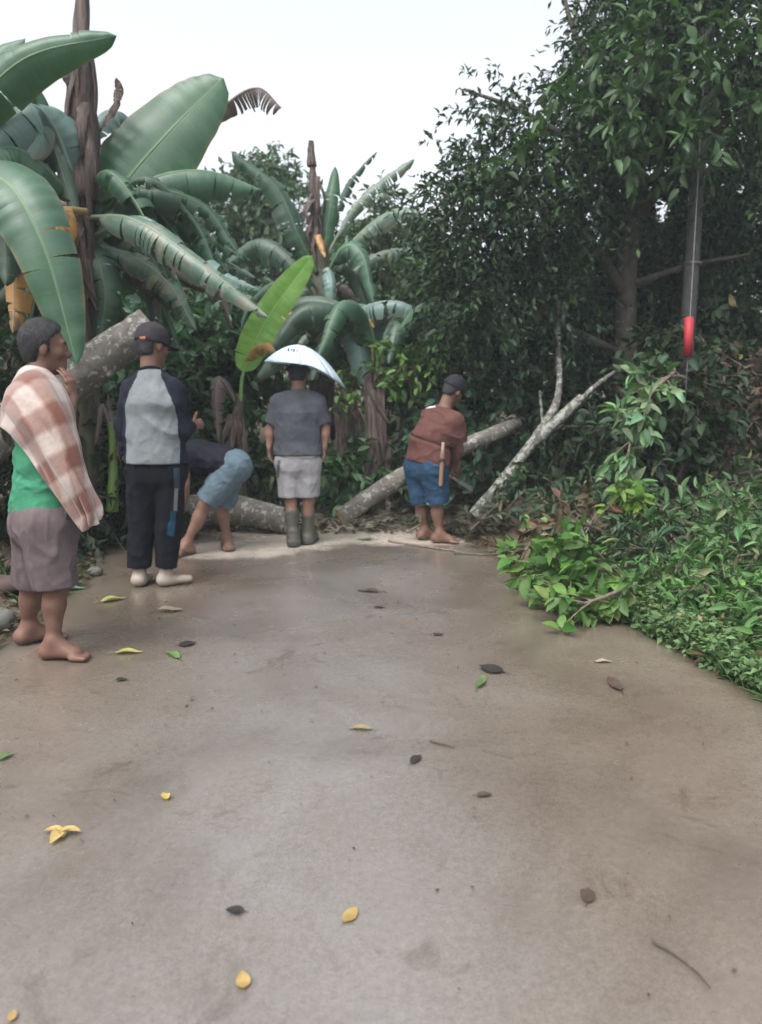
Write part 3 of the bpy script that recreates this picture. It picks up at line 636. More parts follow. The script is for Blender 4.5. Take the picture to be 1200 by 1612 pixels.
# ================================================================== RIGHT-HAND TREE, POLE, GUY WIRE
def tree_limb(th, P, r0, r1, mat, name='limb', sides=9):
    p = catmull(P, max(10, 6 * len(P))); v_, f_ = tube(p, np.linspace(r0, r1, len(p)), sides, True, 0.12, int(abs(p[0].sum()) * 37) % 40)
    return obj(name, mesh_np(name, v_ - np.array(th.location), f_, mat), th)
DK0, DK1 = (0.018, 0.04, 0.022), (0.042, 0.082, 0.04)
bt = gbase(985, 8.4)
tr = thing('broadleaf_tree', bt, 'large dark evergreen tree filling the upper right of the view', 'tree')
tree_limb(tr, [bt - np.array((0, 0, .2)), at(985, 560, 8.4), at(988, 430, 8.4), at(1000, 300, 8.4), at(1010, 100, 8.4), at(1000, -120, 8.4)], 0.13, 0.05, M['bark_dark'], 'trunk', 14)
for pts, r0 in (([(988, 470, 8.4), (930, 380, 8.1), (850, 330, 7.8), (740, 290, 7.6)], .06), ([(995, 350, 8.4), (930, 250, 8.2), (830, 180, 8.0), (730, 140, 7.9)], .055),
                ([(1000, 250, 8.4), (950, 140, 8.3), (900, 40, 8.2), (880, -60, 8.2)], .05), ([(998, 350, 8.4), (1080, 250, 8.0), (1160, 180, 7.7), (1260, 140, 7.5)], .055),
                ([(992, 450, 8.4), (1080, 420, 8.0), (1180, 400, 7.6)], .045), ([(985, 560, 8.4), (900, 520, 8.0), (800, 470, 7.8), (700, 430, 7.7)], .05), ([(878, 600, 7.8), (880, 520, 7.9), (872, 440, 8.0), (862, 360, 8.0)], .04)):
    tree_limb(tr, [at(*p) for p in pts], r0, 0.012, M['bark_dark'])
bl = [px_blob(*a) for a in ((1060, 80, 8.2, 150, 110, 1.1), (985, 125, 8.0, 95, 80, 1.0), (872, 210, 8.0, 75, 62, .9), (770, 185, 7.9, 26, 38, .4), (750, 150, 7.9, 14, 20, .3), (755, 265, 7.8, 45, 45, .6),
      (700, 310, 7.8, 28, 40, .4), (760, 350, 7.8, 85, 80, .8), (860, 330, 8.1, 100, 100, .9), (960, 260, 8.6, 110, 110, .8), (730, 460, 7.9, 70, 90, .7), (830, 470, 8.2, 100, 110, .8),
      (700, 400, 8.0, 48, 60, .6), (1150, 240, 8.0, 110, 120, 1.0), (1160, 60, 7.8, 120, 110, 1.0), (1010, 0, 8.4, 90, 70, 1.0), (1170, 400, 8.4, 90, 110, .7), (1010, 420, 9.2, 90, 110, .5), (880, 580, 8.6, 80, 60, .4), (930, 500, 9.3, 120, 130, .6), (760, 560, 8.3, 90, 70, .6), (1090, -60, 8.2, 150, 80, 1.2))]
lv = twigs_in_blobs(bl, 5400, 11, (0.18, 0.46), (0.055, 0.11), 0.42)
# gaps the sky shows through
def clear_gap(lv, gaps):
    P = lv[0]; k = np.ones(len(P), bool)
    for gx_, gy_, rx, ry in gaps:
        c0 = at(gx_, gy_, 1.0) - np.array((0, 0, CAMZ)); d = P - np.array((0, 0, CAMZ)); s = d / d[:, 1:2]
        k &= (((s[:, 0] - c0[0]) * F / rx) ** 2 + ((s[:, 2] - c0[2]) * F / ry) ** 2) > 1
    return [a[k] for a in lv[:5]]
GAPS = [(1042, 330, 12, 22), (730, 205, 20, 14), (1168, 295, 6, 8)]
lv = clear_gap(lv, GAPS)
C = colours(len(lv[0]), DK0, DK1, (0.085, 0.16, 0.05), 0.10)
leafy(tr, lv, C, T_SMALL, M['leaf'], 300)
br = [px_blob(*a) for a in ((1000, 150, 7.0, 60, 60, .4), (960, 200, 7.1, 40, 45, .3), (1060, 60, 6.9, 60, 45, .4), (1130, 110, 7.0, 60, 60, .4), (1090, 190, 7.0, 50, 45, .3), (920, 130, 7.2, 45, 40, .3), (830, 250, 7.1, 45, 40, .3))]
l2 = twigs_in_blobs(br, 110, 9, (0.25, 0.45), (0.11, 0.17), 0.4)
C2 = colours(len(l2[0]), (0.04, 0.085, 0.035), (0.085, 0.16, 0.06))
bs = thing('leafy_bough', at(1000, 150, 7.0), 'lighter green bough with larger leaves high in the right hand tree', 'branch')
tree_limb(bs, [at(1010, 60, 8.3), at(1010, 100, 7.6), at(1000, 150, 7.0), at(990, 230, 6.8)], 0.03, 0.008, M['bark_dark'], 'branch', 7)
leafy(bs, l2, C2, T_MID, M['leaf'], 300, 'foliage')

m, nt, b, _ = mat_base('pole_concrete'); v = world_pos(nt)
nt.links.new(ramp(nt, noise_node(nt, 12, 6, .7, v), [(0.3, (0.028, 0.028, 0.03)), (0.7, (0.065, 0.065, 0.066))]), b.inputs['Base Color']); b.inputs['Roughness'].default_value = .8; bump(nt, b, noise_node(nt, 60, 4, .6, v), .3, .006); M['pole'] = m
M['steel'] = simple('galvanised_wire', (0.1, 0.1, 0.1), (0.17, 0.17, 0.17), 40, 0.55); M['steel'].node_tree.nodes['Principled BSDF'].inputs['Metallic'].default_value = 0.7
M['redplastic'] = simple('red_plastic', (0.2, 0.006, 0.012), (0.27, 0.009, 0.016), 8, 0.65, 0.1)
bp_ = gbase(1074, 7.7)
pole = thing('utility_pole', bp_, 'grey utility pole half hidden in the dark tree at right', 'pole')
pp = [bp_ - np.array((0, 0, .2)), bp_ + np.array((0.02, 0, 2.0)), bp_ + np.array((0.06, 0, 7.0))]
p = catmull(pp, 30); v_, f_ = tube(p, np.linspace(0.08, 0.06, 30), 20, True)
obj('post', mesh_np('post', v_ - bp_, f_, M['pole']), pole)
for z in (2.1, 3.4):
    a = np.arange(2) ; v_, f_ = tube([bp_ + np.array((0.03, 0, z)), bp_ + np.array((0.03, 0, z + .03))], 0.082, 20); obj('band', mesh_np('band', v_ - bp_, f_, M['steel']), pole)
gw = thing('guy_wire', gbase(1078, 6.6), 'thin steel guy wire with a red plastic guard tube in front of the pole', 'guy wire')
g0 = np.array(gw.location); top = at(1102, 230, 7.2) ; low = at(1083, 560, 6.75); up = top + (top - low) * 0.9
v_, f_ = tube([low - (top - low) * 0.62, low, top, up], 0.005, 6); obj('wire', mesh_np('wire', v_ - g0, f_, M['steel']), gw)
v_, f_ = tube([at(1083, 561, 6.72), at(1084, 530, 6.735), at(1085, 500, 6.75)], 0.038, 18); gr_ = obj('guard_tube', mesh_np('guard_tube', v_ - g0, f_, M['redplastic']), gw); gr_['label'] = 'bright red guard tube'

# ================================================================== WOODS BEHIND
def wood(name, label, blobs, n, lpt, L, c0, c1, tmpl=T_SMALL, tr_pts=None, cat='tree', group=None, gaps=None, odd=None, podd=0, nparts=0, mat='leaf', asp=.42, droop=.3, tl=(.2, .5)):
    cs = np.array([b_[0] for b_ in blobs]); x, y = cs[:, 0].mean(), cs[:, 1].mean(); base = np.array((x, y, float(hz(x, y))))
    t = thing(name, base, label, cat, group)
    lv = twigs_in_blobs(blobs, n, lpt, tl, L, asp, droop=droop)
    tw = lv[5]
    if gaps: lv = clear_gap(lv, gaps)
    leafy(t, lv, colours(len(lv[0]), c0, c1, odd, podd), tmpl, M[mat], nparts, 'crown' if cat == 'tree' else 'foliage')
    big = max(blobs, key=lambda q: q[0][2])[0]
    if cat == 'tree':
        tree_limb(t, [base - np.array((0, 0, .2)), base * .5 + big * .5 + rng.normal(size=3) * .1, big], 0.1, 0.03, M['bark_dark'], 'trunk')
        for b_ in blobs[:5]: tree_limb(t, [base * .6 + big * .4, (base * .4 + big * .3 + b_[0] * .3), b_[0]], 0.045, 0.01, M['bark_dark'])
    else:
        for b_ in blobs[:6]:
            tree_limb(t, [base + rng.normal(size=3) * .03, base * .5 + b_[0] * .5 + rng.normal(size=3) * .08, b_[0]], 0.018, 0.006, M['twig'], 'stem', 6)
    v_, q_ = twig_mesh(tw); obj('twigs', mesh_np('twigs', v_ - base, q_, M['twig']), t)
    return t
wood('broadleaf_tree', 'distant blue green tree whose top shows above the middle banana leaves', [px_blob(*a) for a in ((430, 262, 14, 30, 26, .5), (400, 300, 14, 50, 40, .7), (340, 360, 14, 80, 60, 1), (440, 350, 14, 70, 60, 1), (370, 440, 14, 110, 70, 1), (280, 430, 14, 80, 70, 1))], 1500, 9, (.12, .19), (.05, .1, .05), (.09, .16, .075))
wood('broadleaf_tree', 'mid green tree behind the fanned banana leaves', [px_blob(*a) for a in ((620, 400, 12.5, 60, 60, .8), (580, 440, 12.5, 80, 70, .8), (650, 470, 12, 70, 80, .8), (540, 470, 12.5, 80, 80, .8), (610, 350, 12.5, 40, 40, .5), (600, 540, 12, 110, 60, .8))], 1500, 9, (.1, .17), (.04, .085, .035), (.075, .14, .05))
wood('broadleaf_tree', 'dark tree behind the upper left banana plant', [px_blob(*a) for a in ((200, 450, 10.5, 110, 80, .8), (80, 430, 10, 100, 110, .8), (-20, 350, 10, 90, 110, .8), (0, 480, 9.5, 100, 90, .8), (230, 560, 10, 120, 80, .8), (330, 560, 10.5, 100, 80, .8))], 2200, 9, (.11, .17), (.03, .07, .028), (.06, .12, .045))
wood('broadleaf_tree', 'dark tree standing behind the pole at the far right', [px_blob(*a) for a in ((1180, 480, 10, 110, 110, .9), (1060, 430, 10.5, 90, 110, .9), (1120, 260, 11, 160, 150, 1), (1250, 250, 9.5, 90, 160, 1), (960, 420, 11, 120, 120, .9), (850, 500, 11, 120, 110, .9), (1230, 580, 8.6, 90, 90, .7), (1080, 580, 10, 130, 90, .8))], 3000, 10, (.1, .16), (.018, .042, .018), (.04, .085, .032), gaps=GAPS)
# a dense far wood closes the view below the crowns
fb = []
for px in range(-700, 1950, 75):
    for py in range(470, 700, 60):
        Y = 15 + 3 * rng.random(); fb.append(px_blob(px + rng.normal() * 15, py + rng.normal() * 15, Y, 55, 50, 1.2))
lv = twigs_in_blobs(fb, 3800, 9, (.35, .7), (.16, .26), .45)
V, Fc, cc = leaf_cloud(*lv[:5], colours(len(lv[0]), (.025, .055, .022), (.05, .1, .035)), T_SMALL)
tag(obj('far_wood', mesh_np('far_wood', V, Fc, M['leaf_dull'], cc)), 'dark wood closing the view behind the banana plants', 'wood', None, 'stuff')
# undergrowth behind the people
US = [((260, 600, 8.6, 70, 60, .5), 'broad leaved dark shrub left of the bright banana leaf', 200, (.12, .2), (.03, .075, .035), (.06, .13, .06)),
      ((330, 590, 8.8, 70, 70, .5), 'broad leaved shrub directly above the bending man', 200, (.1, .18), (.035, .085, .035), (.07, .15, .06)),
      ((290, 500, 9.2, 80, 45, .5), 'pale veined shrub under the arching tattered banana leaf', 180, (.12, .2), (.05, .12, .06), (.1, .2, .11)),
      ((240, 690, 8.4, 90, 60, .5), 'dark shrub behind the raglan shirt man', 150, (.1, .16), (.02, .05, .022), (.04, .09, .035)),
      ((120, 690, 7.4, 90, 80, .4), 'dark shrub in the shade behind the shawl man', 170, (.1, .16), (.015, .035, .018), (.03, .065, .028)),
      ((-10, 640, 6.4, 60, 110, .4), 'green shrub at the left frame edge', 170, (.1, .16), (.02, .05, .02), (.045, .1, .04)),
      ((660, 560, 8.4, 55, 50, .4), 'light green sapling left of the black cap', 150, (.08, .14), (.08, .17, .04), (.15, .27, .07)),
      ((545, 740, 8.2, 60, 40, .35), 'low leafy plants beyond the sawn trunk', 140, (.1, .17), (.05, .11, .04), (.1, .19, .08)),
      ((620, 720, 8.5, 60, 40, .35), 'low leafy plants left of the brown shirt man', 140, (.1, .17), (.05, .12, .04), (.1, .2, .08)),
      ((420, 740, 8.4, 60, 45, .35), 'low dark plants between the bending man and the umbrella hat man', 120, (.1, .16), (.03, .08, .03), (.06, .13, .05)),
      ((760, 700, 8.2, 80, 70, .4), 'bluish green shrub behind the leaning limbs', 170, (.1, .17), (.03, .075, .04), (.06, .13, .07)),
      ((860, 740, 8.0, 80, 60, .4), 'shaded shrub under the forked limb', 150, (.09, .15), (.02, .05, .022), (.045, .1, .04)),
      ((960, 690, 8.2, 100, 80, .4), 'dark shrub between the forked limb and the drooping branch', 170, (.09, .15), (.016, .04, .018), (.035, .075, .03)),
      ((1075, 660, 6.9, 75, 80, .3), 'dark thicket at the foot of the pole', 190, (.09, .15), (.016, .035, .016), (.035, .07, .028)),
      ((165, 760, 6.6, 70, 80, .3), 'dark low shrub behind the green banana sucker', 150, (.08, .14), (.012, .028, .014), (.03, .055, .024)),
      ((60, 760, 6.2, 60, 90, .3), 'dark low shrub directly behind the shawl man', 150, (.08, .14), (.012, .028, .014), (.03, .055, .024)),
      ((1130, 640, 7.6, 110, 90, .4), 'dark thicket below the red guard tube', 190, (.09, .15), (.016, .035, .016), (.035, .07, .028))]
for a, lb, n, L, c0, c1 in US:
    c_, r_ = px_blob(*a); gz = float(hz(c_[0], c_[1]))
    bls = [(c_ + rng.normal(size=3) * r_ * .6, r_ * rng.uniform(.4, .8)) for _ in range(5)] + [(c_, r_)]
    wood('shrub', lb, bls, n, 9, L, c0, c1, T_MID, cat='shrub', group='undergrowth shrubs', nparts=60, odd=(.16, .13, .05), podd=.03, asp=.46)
# dead brown leaves hanging in the dark hollow at right
wood('dead_foliage', 'withered brown leaf bunches hanging in the dark hollow at right', [px_blob(*a) for a in ((1140, 590, 7.0, 60, 40, .3), (1110, 640, 7.0, 50, 50, .3), (1180, 640, 6.9, 40, 60, .3))], 60, 8, (.08, .13), (.06, .04, .025), (.13, .09, .055), T_MID, cat='dead leaves', nparts=60, mat='leaf_dull', droop=.8)

# ================================================================== FALLEN TIMBER
m, nt, b, _ = mat_base('sawn_wood'); v = coords(nt, 'Object')
ln_ = nt.nodes.new('ShaderNodeVectorMath'); ln_.operation = 'LENGTH'; nt.links.new(v, ln_.inputs[0])
rg = node(nt, 'ShaderNodeMath', operation='MULTIPLY'); nt.links.new(ln_.outputs['Value'], rg.inputs[0]); rg.inputs[1].default_value = 420
sn = node(nt, 'ShaderNodeMath', operation='SINE'); nt.links.new(rg.outputs[0], sn.inputs[0])
c = mixc(nt, 0.5, ramp(nt, noise_node(nt, 30, 5, .6, v), [(0.3, (.42, .25, .13)), (.7, (.6, .42, .26))]), ramp(nt, sn.outputs[0], [(0, (.8, .75, .7)), (1, (1.1, 1.1, 1.1))]), 'MULTIPLY')
nt.links.new(c, b.inputs['Base Color']); b.inputs['Roughness'].default_value = .8; bump(nt, b, noise_node(nt, 80, 4, .6, v), .4, .004); M['sawn'] = m
def log(name, label, cat, pts, r0, r1, cut0=True, cut1=True, mat='bark_log', forks=(), n=46):
    P = catmull([at(*p) if not isinstance(p, np.ndarray) else p for p in pts], n); base = P[0].copy()
    t = thing(name, base, label, cat)
    rad = np.linspace(r0, r1, n) * (1 + 0.06 * vnoise(np.arange(n) * .35, np.zeros(n) + r0 * 90, np.zeros(n)))
    v_, f_ = tube(P, rad, 26, False, 0.07, int(r0 * 1000))
    obj('bark', mesh_np('bark', v_ - base, f_[0], M[mat]), t)
    for on, i, j in ((cut0, 0, 1), (cut1, -1, -2)):
        ax = nrm(P[i] - P[j]); ring = v_[:26] if i == 0 else v_[-26:]
        cen = ring.mean(0) + ax * 0.004
        rr = [cen + (ring - ring.mean(0)) * s + ax * 0.006 * (1 - s) * rng.random((26, 1)) for s in (1.0, .66, .33)]
        V = np.concatenate(rr + [cen[None]]); q = []; tt = []
        for k in range(26):
            k2 = (k + 1) % 26
            for w in range(2): q.append((w * 26 + k, w * 26 + k2, w * 26 + 26 + k2, w * 26 + 26 + k))
            tt.append((52 + k, 52 + k2, 78))
        o = obj('cut_face', mesh_np('cut_face', V - cen, [np.array(q), np.array(tt)], M['sawn' if on else mat], None, False), t, cen - base)
    for fp, fr0, fr1 in forks:
        p = catmull([at(*p) for p in fp], 20); a, f2 = tube(p, np.linspace(fr0, fr1, 20), 14, True, .08, 3); obj('fork', mesh_np('fork', a - base, f2, M[mat]), t)
    # lichen crusts standing a little proud of the bark, knots
    for k in range(5):
        i = rng.integers(4, n - 4); a = rng.uniform(0, 6.28); ax = nrm(P[i + 1] - P[i]); u = nrm(np.cross(ax, (0, 0.3, 1))); w = np.cross(ax, u)
        o_ = u * math.cos(a) + w * math.sin(a); p0 = P[i] + o_ * rad[i] * .8
        a2, f2 = tube([p0, p0 + o_ * rad[i] * .28, p0 + o_ * rad[i] * .36], [rad[i] * .3, rad[i] * .22, rad[i] * .1], 9, True, .15, k); obj('knot', mesh_np('knot', a2 - base, f2, M[mat]), t)
    return t
yA = G(545, 838)[1]
log('felled_log', 'pale lichen covered trunk sloping up right from its sawn end on the road', 'fallen trunk', [(538, 815, yA), (600, 771, yA + .12), (680, 725, yA + .3), (790, 678, yA + .6), (850, 652, yA + 2.2)], .092, .07, True, False)
yB = G(400, 840)[1]
log('lying_log', 'thick sawn log lying across the road behind the bending man', 'log', [(186, 812, yB + .05), (280, 804, yB + .2), (370, 803, yB + .15), (420, 812, yB + .05), (455, 822, yB)], .165, .11, True, True)
log('leaning_log', 'thick lichen spotted log leaning up behind the shawl man to the cap', 'log', [(236, 512, 6.05), (180, 550, 5.95), (115, 598, 5.85), (20, 668, 5.7), (-110, 770, 5.5)], .14, .175, True, False)
yD = G(752, 826)[1]
log('forked_limb', 'pale forked limb leaning to the right of the brown shirt man', 'fallen limb', [(748, 812, yD - .1), (800, 748, yD - .1), (858, 668, yD - .1), (880, 612, yD + .05), (878, 500, yD + .5)], .072, .018, False, False, 'bark_pale',
    forks=[([(838, 700, yD - .1), (878, 662, yD - .15), (918, 626, yD - .2)], .056, .052), ([(900, 645, yD - .15), (935, 610, yD - .1), (968, 585, yD)], .03, .018), ([(855, 668, yD - .1), (852, 640, yD - .12), (850, 615, yD - .15)], .016, .01)])
def fallen_branch(label, pts, nt_, nl, L, c0, c1, asp=.42, r0=.016, odd=None, podd=0., twl=(.25, .55), mat='leaf', gz=True, big=T_BIG, up=.25, spread=1.0):
    P = catmull([p if isinstance(p, np.ndarray) else at(*p) for p in pts], 26); base = P[0].copy()
    t = thing('fallen_branch', base, label, 'branch', 'fallen branches')
    a, f_ = tube(P, np.linspace(r0, .004, 26), 7); obj('limb', mesh_np('limb', a - base, f_, M['twig']), t)
    LP, LD, LN = [], [], []
    for k in range(nt_):
        i = rng.integers(3, 26); d = nrm(nrm(P[min(i + 1, 25)] - P[i - 1]) * .6 + rng.normal(size=3) * .7 * spread + np.array((0, 0, up))); ln = rng.uniform(*twl)
        q = catmull([P[i], P[i] + d * ln * .5, P[i] + d * ln + np.array((0, 0, -.12 * ln))], 7)
        if gz: q[:, 2] = np.maximum(q[:, 2], hz(q[:, 0], q[:, 1]) * (q[:, 0] > xr_edge(q[:, 1])) + .02)
        a, f_ = tube(q, np.linspace(.006, .002, 7), 5); obj('twig', mesh_np('twig', a - base, f_, M['twig']), t)
        for j in range(nl):
            s = rng.uniform(.25, 1) * 6; k0 = min(int(s), 5); p = q[k0] + (q[k0 + 1] - q[k0]) * (s - k0)
            dd = nrm(d * .6 + rng.normal(size=3) * .7); dd[2] -= .2
            LP.append(p); LD.append(dd); LN.append(np.array((0, -.3, .9)) + rng.normal(size=3) * .5)
    if nl:
        LP, LD, LN = np.array(LP), np.array(LD), np.array(LN); n = len(LP); LL = rng.uniform(L[0], L[1], n)
        if gz:
            tip = LP[:, 2] + LD[:, 2] * LL; LD[:, 2] += np.maximum(0, .02 - tip) / LL
        leaf_parts(t, LP, LD, LN, LL, LL * asp * rng.uniform(.85, 1.15, n), colours(n, c0, c1, odd, podd), big, M[mat])
    return t
g = lambda px, py, z=0.03: G(px, py, z)
fallen_branch('bright green leafy branch spilled onto the road edge', [g(985, 890, .25), g(930, 900, .22), g(880, 905, .15), g(820, 880, .1)], 40, 11, (.055, .14), (.045, .12, .025), (.15, .27, .06), .5, .018, twl=(.2, .42), up=.15)
fallen_branch('yellowish green leaf bunch drooping lowest onto the road', [g(1000, 920, .2), g(950, 940, .16), g(915, 950, .12), g(890, 945, .08)], 24, 10, (.055, .13), (.05, .13, .028), (.16, .28, .065), .5, .014, twl=(.15, .32), up=.1)
fallen_branch('branch with withered rusty brown leaves on the brush heap', [at(965, 845, 5.4), at(920, 825, 5.2), at(880, 822, 5.1), at(850, 835, 5.1)], 16, 8, (.07, .12), (.07, .045, .025), (.15, .095, .05), .4, twl=(.15, .35), mat='leaf_dull')
fallen_branch('hanging branch of light green leaves below the red guard tube', [at(1062, 585, 6.4), at(1025, 620, 6.2), at(995, 680, 6.1), at(985, 785, 6.0)], 36, 9, (.1, .165), (.1, .19, .08), (.2, .32, .15), .4, twl=(.15, .32), gz=False, up=-.35)
fallen_branch('upper leafy spray beside the red guard tube', [at(1078, 595, 6.5), at(1064, 592, 6.4), at(1040, 600, 6.3), at(1020, 650, 6.3)], 18, 8, (.1, .16), (.07, .15, .06), (.15, .26, .1), .4, twl=(.15, .3), gz=False, up=-.2)
fallen_branch('yellow green frond low beside the hanging branch', [at(1045, 800, 5.7), at(1010, 785, 5.6), at(980, 785, 5.5)], 9, 8, (.09, .14), (.1, .2, .03), (.18, .3, .05), .4, twl=(.12, .25), gz=False)
for k, (px, py, dx, dy, lb, nl) in enumerate(((590, 815, 75, 8, 'bare twiggy branch between the sawn end and the brown shirt man', 2), (640, 838, 90, -22, 'grey green twiggy branch at the feet of the brown shirt man', 3), (740, 835, 60, -30, 'grey leafed branch at the foot of the forked limb', 6), (790, 800, 85, -14, 'grey green leafy branch on the heap right of the forked limb', 7),
                                          (690, 800, 60, -20, 'dark twiggy branch behind the bare feet', 4), (850, 800, 80, 14, 'dull green branch across the brush heap', 7), (760, 770, 70, -30, 'bluish leafy branch behind the forked limb', 7))):
    Y = G(px, py + 12)[1]
    fallen_branch(lb, [at(px, py, Y), at(px + dx * .4, py + dy * .4 - 8, Y + .1), at(px + dx, py + dy, Y + .2)], 14, nl, (.07, .13), (.07, .1, .06), (.16, .2, .13), .38, .014, (.2, .16, .1), .15, (.15, .4), 'leaf_dull', big=T_MID)

# ================================================================== RIGHT VERGE
RV = [((1105, 840, 5.3, 70, 55, .35), 'tangled green shrub on the verge below the dark thicket', (.05, .12, .04), (.11, .22, .08)),
      ((1185, 880, 4.6, 55, 70, .3), 'green shrub with long leaves at the right frame edge', (.06, .14, .045), (.13, .26, .09)),
      ((1050, 880, 5.0, 60, 45, .3), 'grey green shrub behind the bright leafy branch', (.04, .09, .04), (.09, .16, .075)),
      ((1010, 830, 5.7, 70, 45, .35), 'dull shrub on the heap above the rusty leaves', (.03, .065, .03), (.07, .12, .055)),
      ((1150, 975, 4.2, 60, 45, .25), 'fresh green weeds on the right verge', (.07, .17, .04), (.15, .3, .09)),
      ((1060, 960, 4.6, 60, 35, .25), 'low fresh weeds where the verge meets the road', (.07, .17, .045), (.14, .28, .09)),
      ((1190, 790, 5.6, 70, 50, .35), 'shaded green shrub at the right frame edge below the thicket', (.035, .08, .03), (.075, .15, .055)),
      ((920, 790, 6.4, 70, 40, .35), 'dull green shrub left of the hanging branch', (.025, .055, .025), (.055, .1, .045)),
      ((1260, 990, 3.6, 70, 60, .25), 'tall weeds at the lower right frame edge', (.07, .17, .045), (.14, .28, .09))]
for a, lb, c0, c1 in RV:
    c_, r_ = px_blob(*a)
    bls = [(c_ + rng.normal(size=3) * r_ * .6, r_ * rng.uniform(.4, .8)) for _ in range(5)] + [(c_, r_)]
    for b_ in bls: b_[0][2] = max(b_[0][2], float(hz(b_[0][0], b_[0][1])) + b_[1][2] * .5)
    wood('verge_shrub', lb, bls, 95, 9, (.06, .125), c0, c1, T_MID, cat='shrub', group='shrubs on the right verge', nparts=200, asp=.32, odd=(.2, .24, .1), podd=.05, tl=(.15, .35))
def blades(region, n, h, c0, c1, w=.006):
    P = []
    while len(P) < n:
        x, y = rng.uniform(region[0], region[1], 4000), rng.uniform(region[2], region[3], 4000)
        k = region[4](x, y); P += list(np.stack([x[k], y[k]], 1))
    P = np.array(P[:n]); z = hz(P[:, 0], P[:, 1]); B = np.stack([P[:, 0], P[:, 1], z], 1)
    d = rng.normal(size=(n, 3)) * .5; d[:, 2] = 1
    L = rng.uniform(h[0], h[1], n)
    N = rng.normal(size=(n, 3)); N[:, 2] = .2
    return leaf_cloud(B, d, N, L, np.full(n, w) * rng.uniform(.7, 1.6, n), colours(n, c0, c1), leaf_template(3, .35, .2, .5))
reg = (0.9, 3.6, 1.2, 5.2, lambda x, y: (x > xr_edge(y) - .03) & (rng.random(len(x)) < np.exp(-np.maximum(x - xr_edge(y), 0) / .7)) )
V, Fc, cc = blades(reg, 15000, (.04, .17), (.06, .14, .04), (.16, .28, .09), .008)
tag(obj('grass', mesh_np('grass', V, Fc, M['leaf_dull'], cc)), 'short green grass and weeds along the right road edge', 'grass', None, 'stuff')
# small round-leaved ground cover on the right verge
n = 14000; y = rng.uniform(1.3, 5.0, n); x = xr_edge(y) - .08 + rng.exponential(.4, n); P = np.stack([x, y, hz(x, y) + rng.uniform(.01, .16, n)], 1)
D = rng.normal(size=(n, 3)); D[:, 2] *= .4; N = rng.normal(size=(n, 3)) * .5; N[:, 2] += 1; L = rng.uniform(.018, .06, n)
V, Fc, cc = leaf_cloud(P, D, N, L, L * .6, colours(n, (.07, .14, .045), (.16, .26, .1), (.22, .2, .1), .06), T_SMALL)
tag(obj('ground_cover', mesh_np('ground_cover', V, Fc, M['leaf_dull'], cc)), 'low leafy ground cover on the right verge', 'ground cover', None, 'stuff')
reg = (-4.5, -1.8, 2.0, 8.0, lambda x, y: (x < xl_edge(y) + .02) & (vnoise(x * 2, y * 2, x * 0) > 0.05))
V, Fc, cc = blades(reg, 3500, (.05, .2), (.02, .05, .015), (.06, .12, .03), .01)
tag(obj('grass', mesh_np('grass', V, Fc, M['leaf_dull'], cc)), 'sparse dark grass on the left bank', 'grass', None, 'stuff')
# leaf litter: on both banks and round the brush heap
n = 7000
y = rng.uniform(1.5, 10, n); left = rng.random(n) < .5
x = np.where(left, xl_edge(y) + .12 - rng.exponential(.8, n), xr_edge(y) - .05 + rng.exponential(.8, n))
k2 = rng.random(n) < .2; x = np.where(k2, rng.uniform(-2, 1.2, n), x); y = np.where(k2, 6.95 + np.abs(rng.normal(size=n)) * .8, y)
zz = np.where((x > xl_edge(y)) & (x < xr_edge(y)), .003, hz(x, y)) + rng.uniform(.004, .03, n)
D = rng.normal(size=(n, 3)); D[:, 2] *= .15; N = rng.normal(size=(n, 3)) * .3; N[:, 2] += 1; L = rng.uniform(.04, .11, n)
V, Fc, cc = leaf_cloud(np.stack([x, y, zz], 1), D, N, L, L * .45, colours(n, (.045, .03, .018), (.13, .09, .05), (.14, .17, .09), .2), T_SMALL)
tag(obj('leaf_litter', mesh_np('leaf_litter', V, Fc, M['leaf_dull'], cc)), 'brown leaf litter on the banks and round the fallen timber', 'leaf litter', None, 'stuff')
# crumbs of dirt and bark on the wet road
n = 500; y = 1.2 + 6 * rng.random(n) ** .8; x = xl_edge(y) + (xr_edge(y) - xl_edge(y)) * np.where(rng.random(n) < .5, rng.random(n), rng.beta(.6, .6, n))
D = rng.normal(size=(n, 3)); D[:, 2] *= .1; N = rng.normal(size=(n, 3)) * .3; N[:, 2] += 1; L = rng.uniform(.006, .03, n) * rng.uniform(.4, 1, n)
V, Fc, cc = leaf_cloud(np.stack([x, y, np.full(n, .004)], 1), D, N, L, L * .5, colours(n, (.04, .028, .02), (.11, .075, .05), (.24, .2, .12), .1), T_SMALL)
tag(obj('road_debris', mesh_np('road_debris', V, Fc, M['leaf_dull'], cc)), 'tiny bark crumbs and bits of leaf on the wet road', 'debris', None, 'stuff')

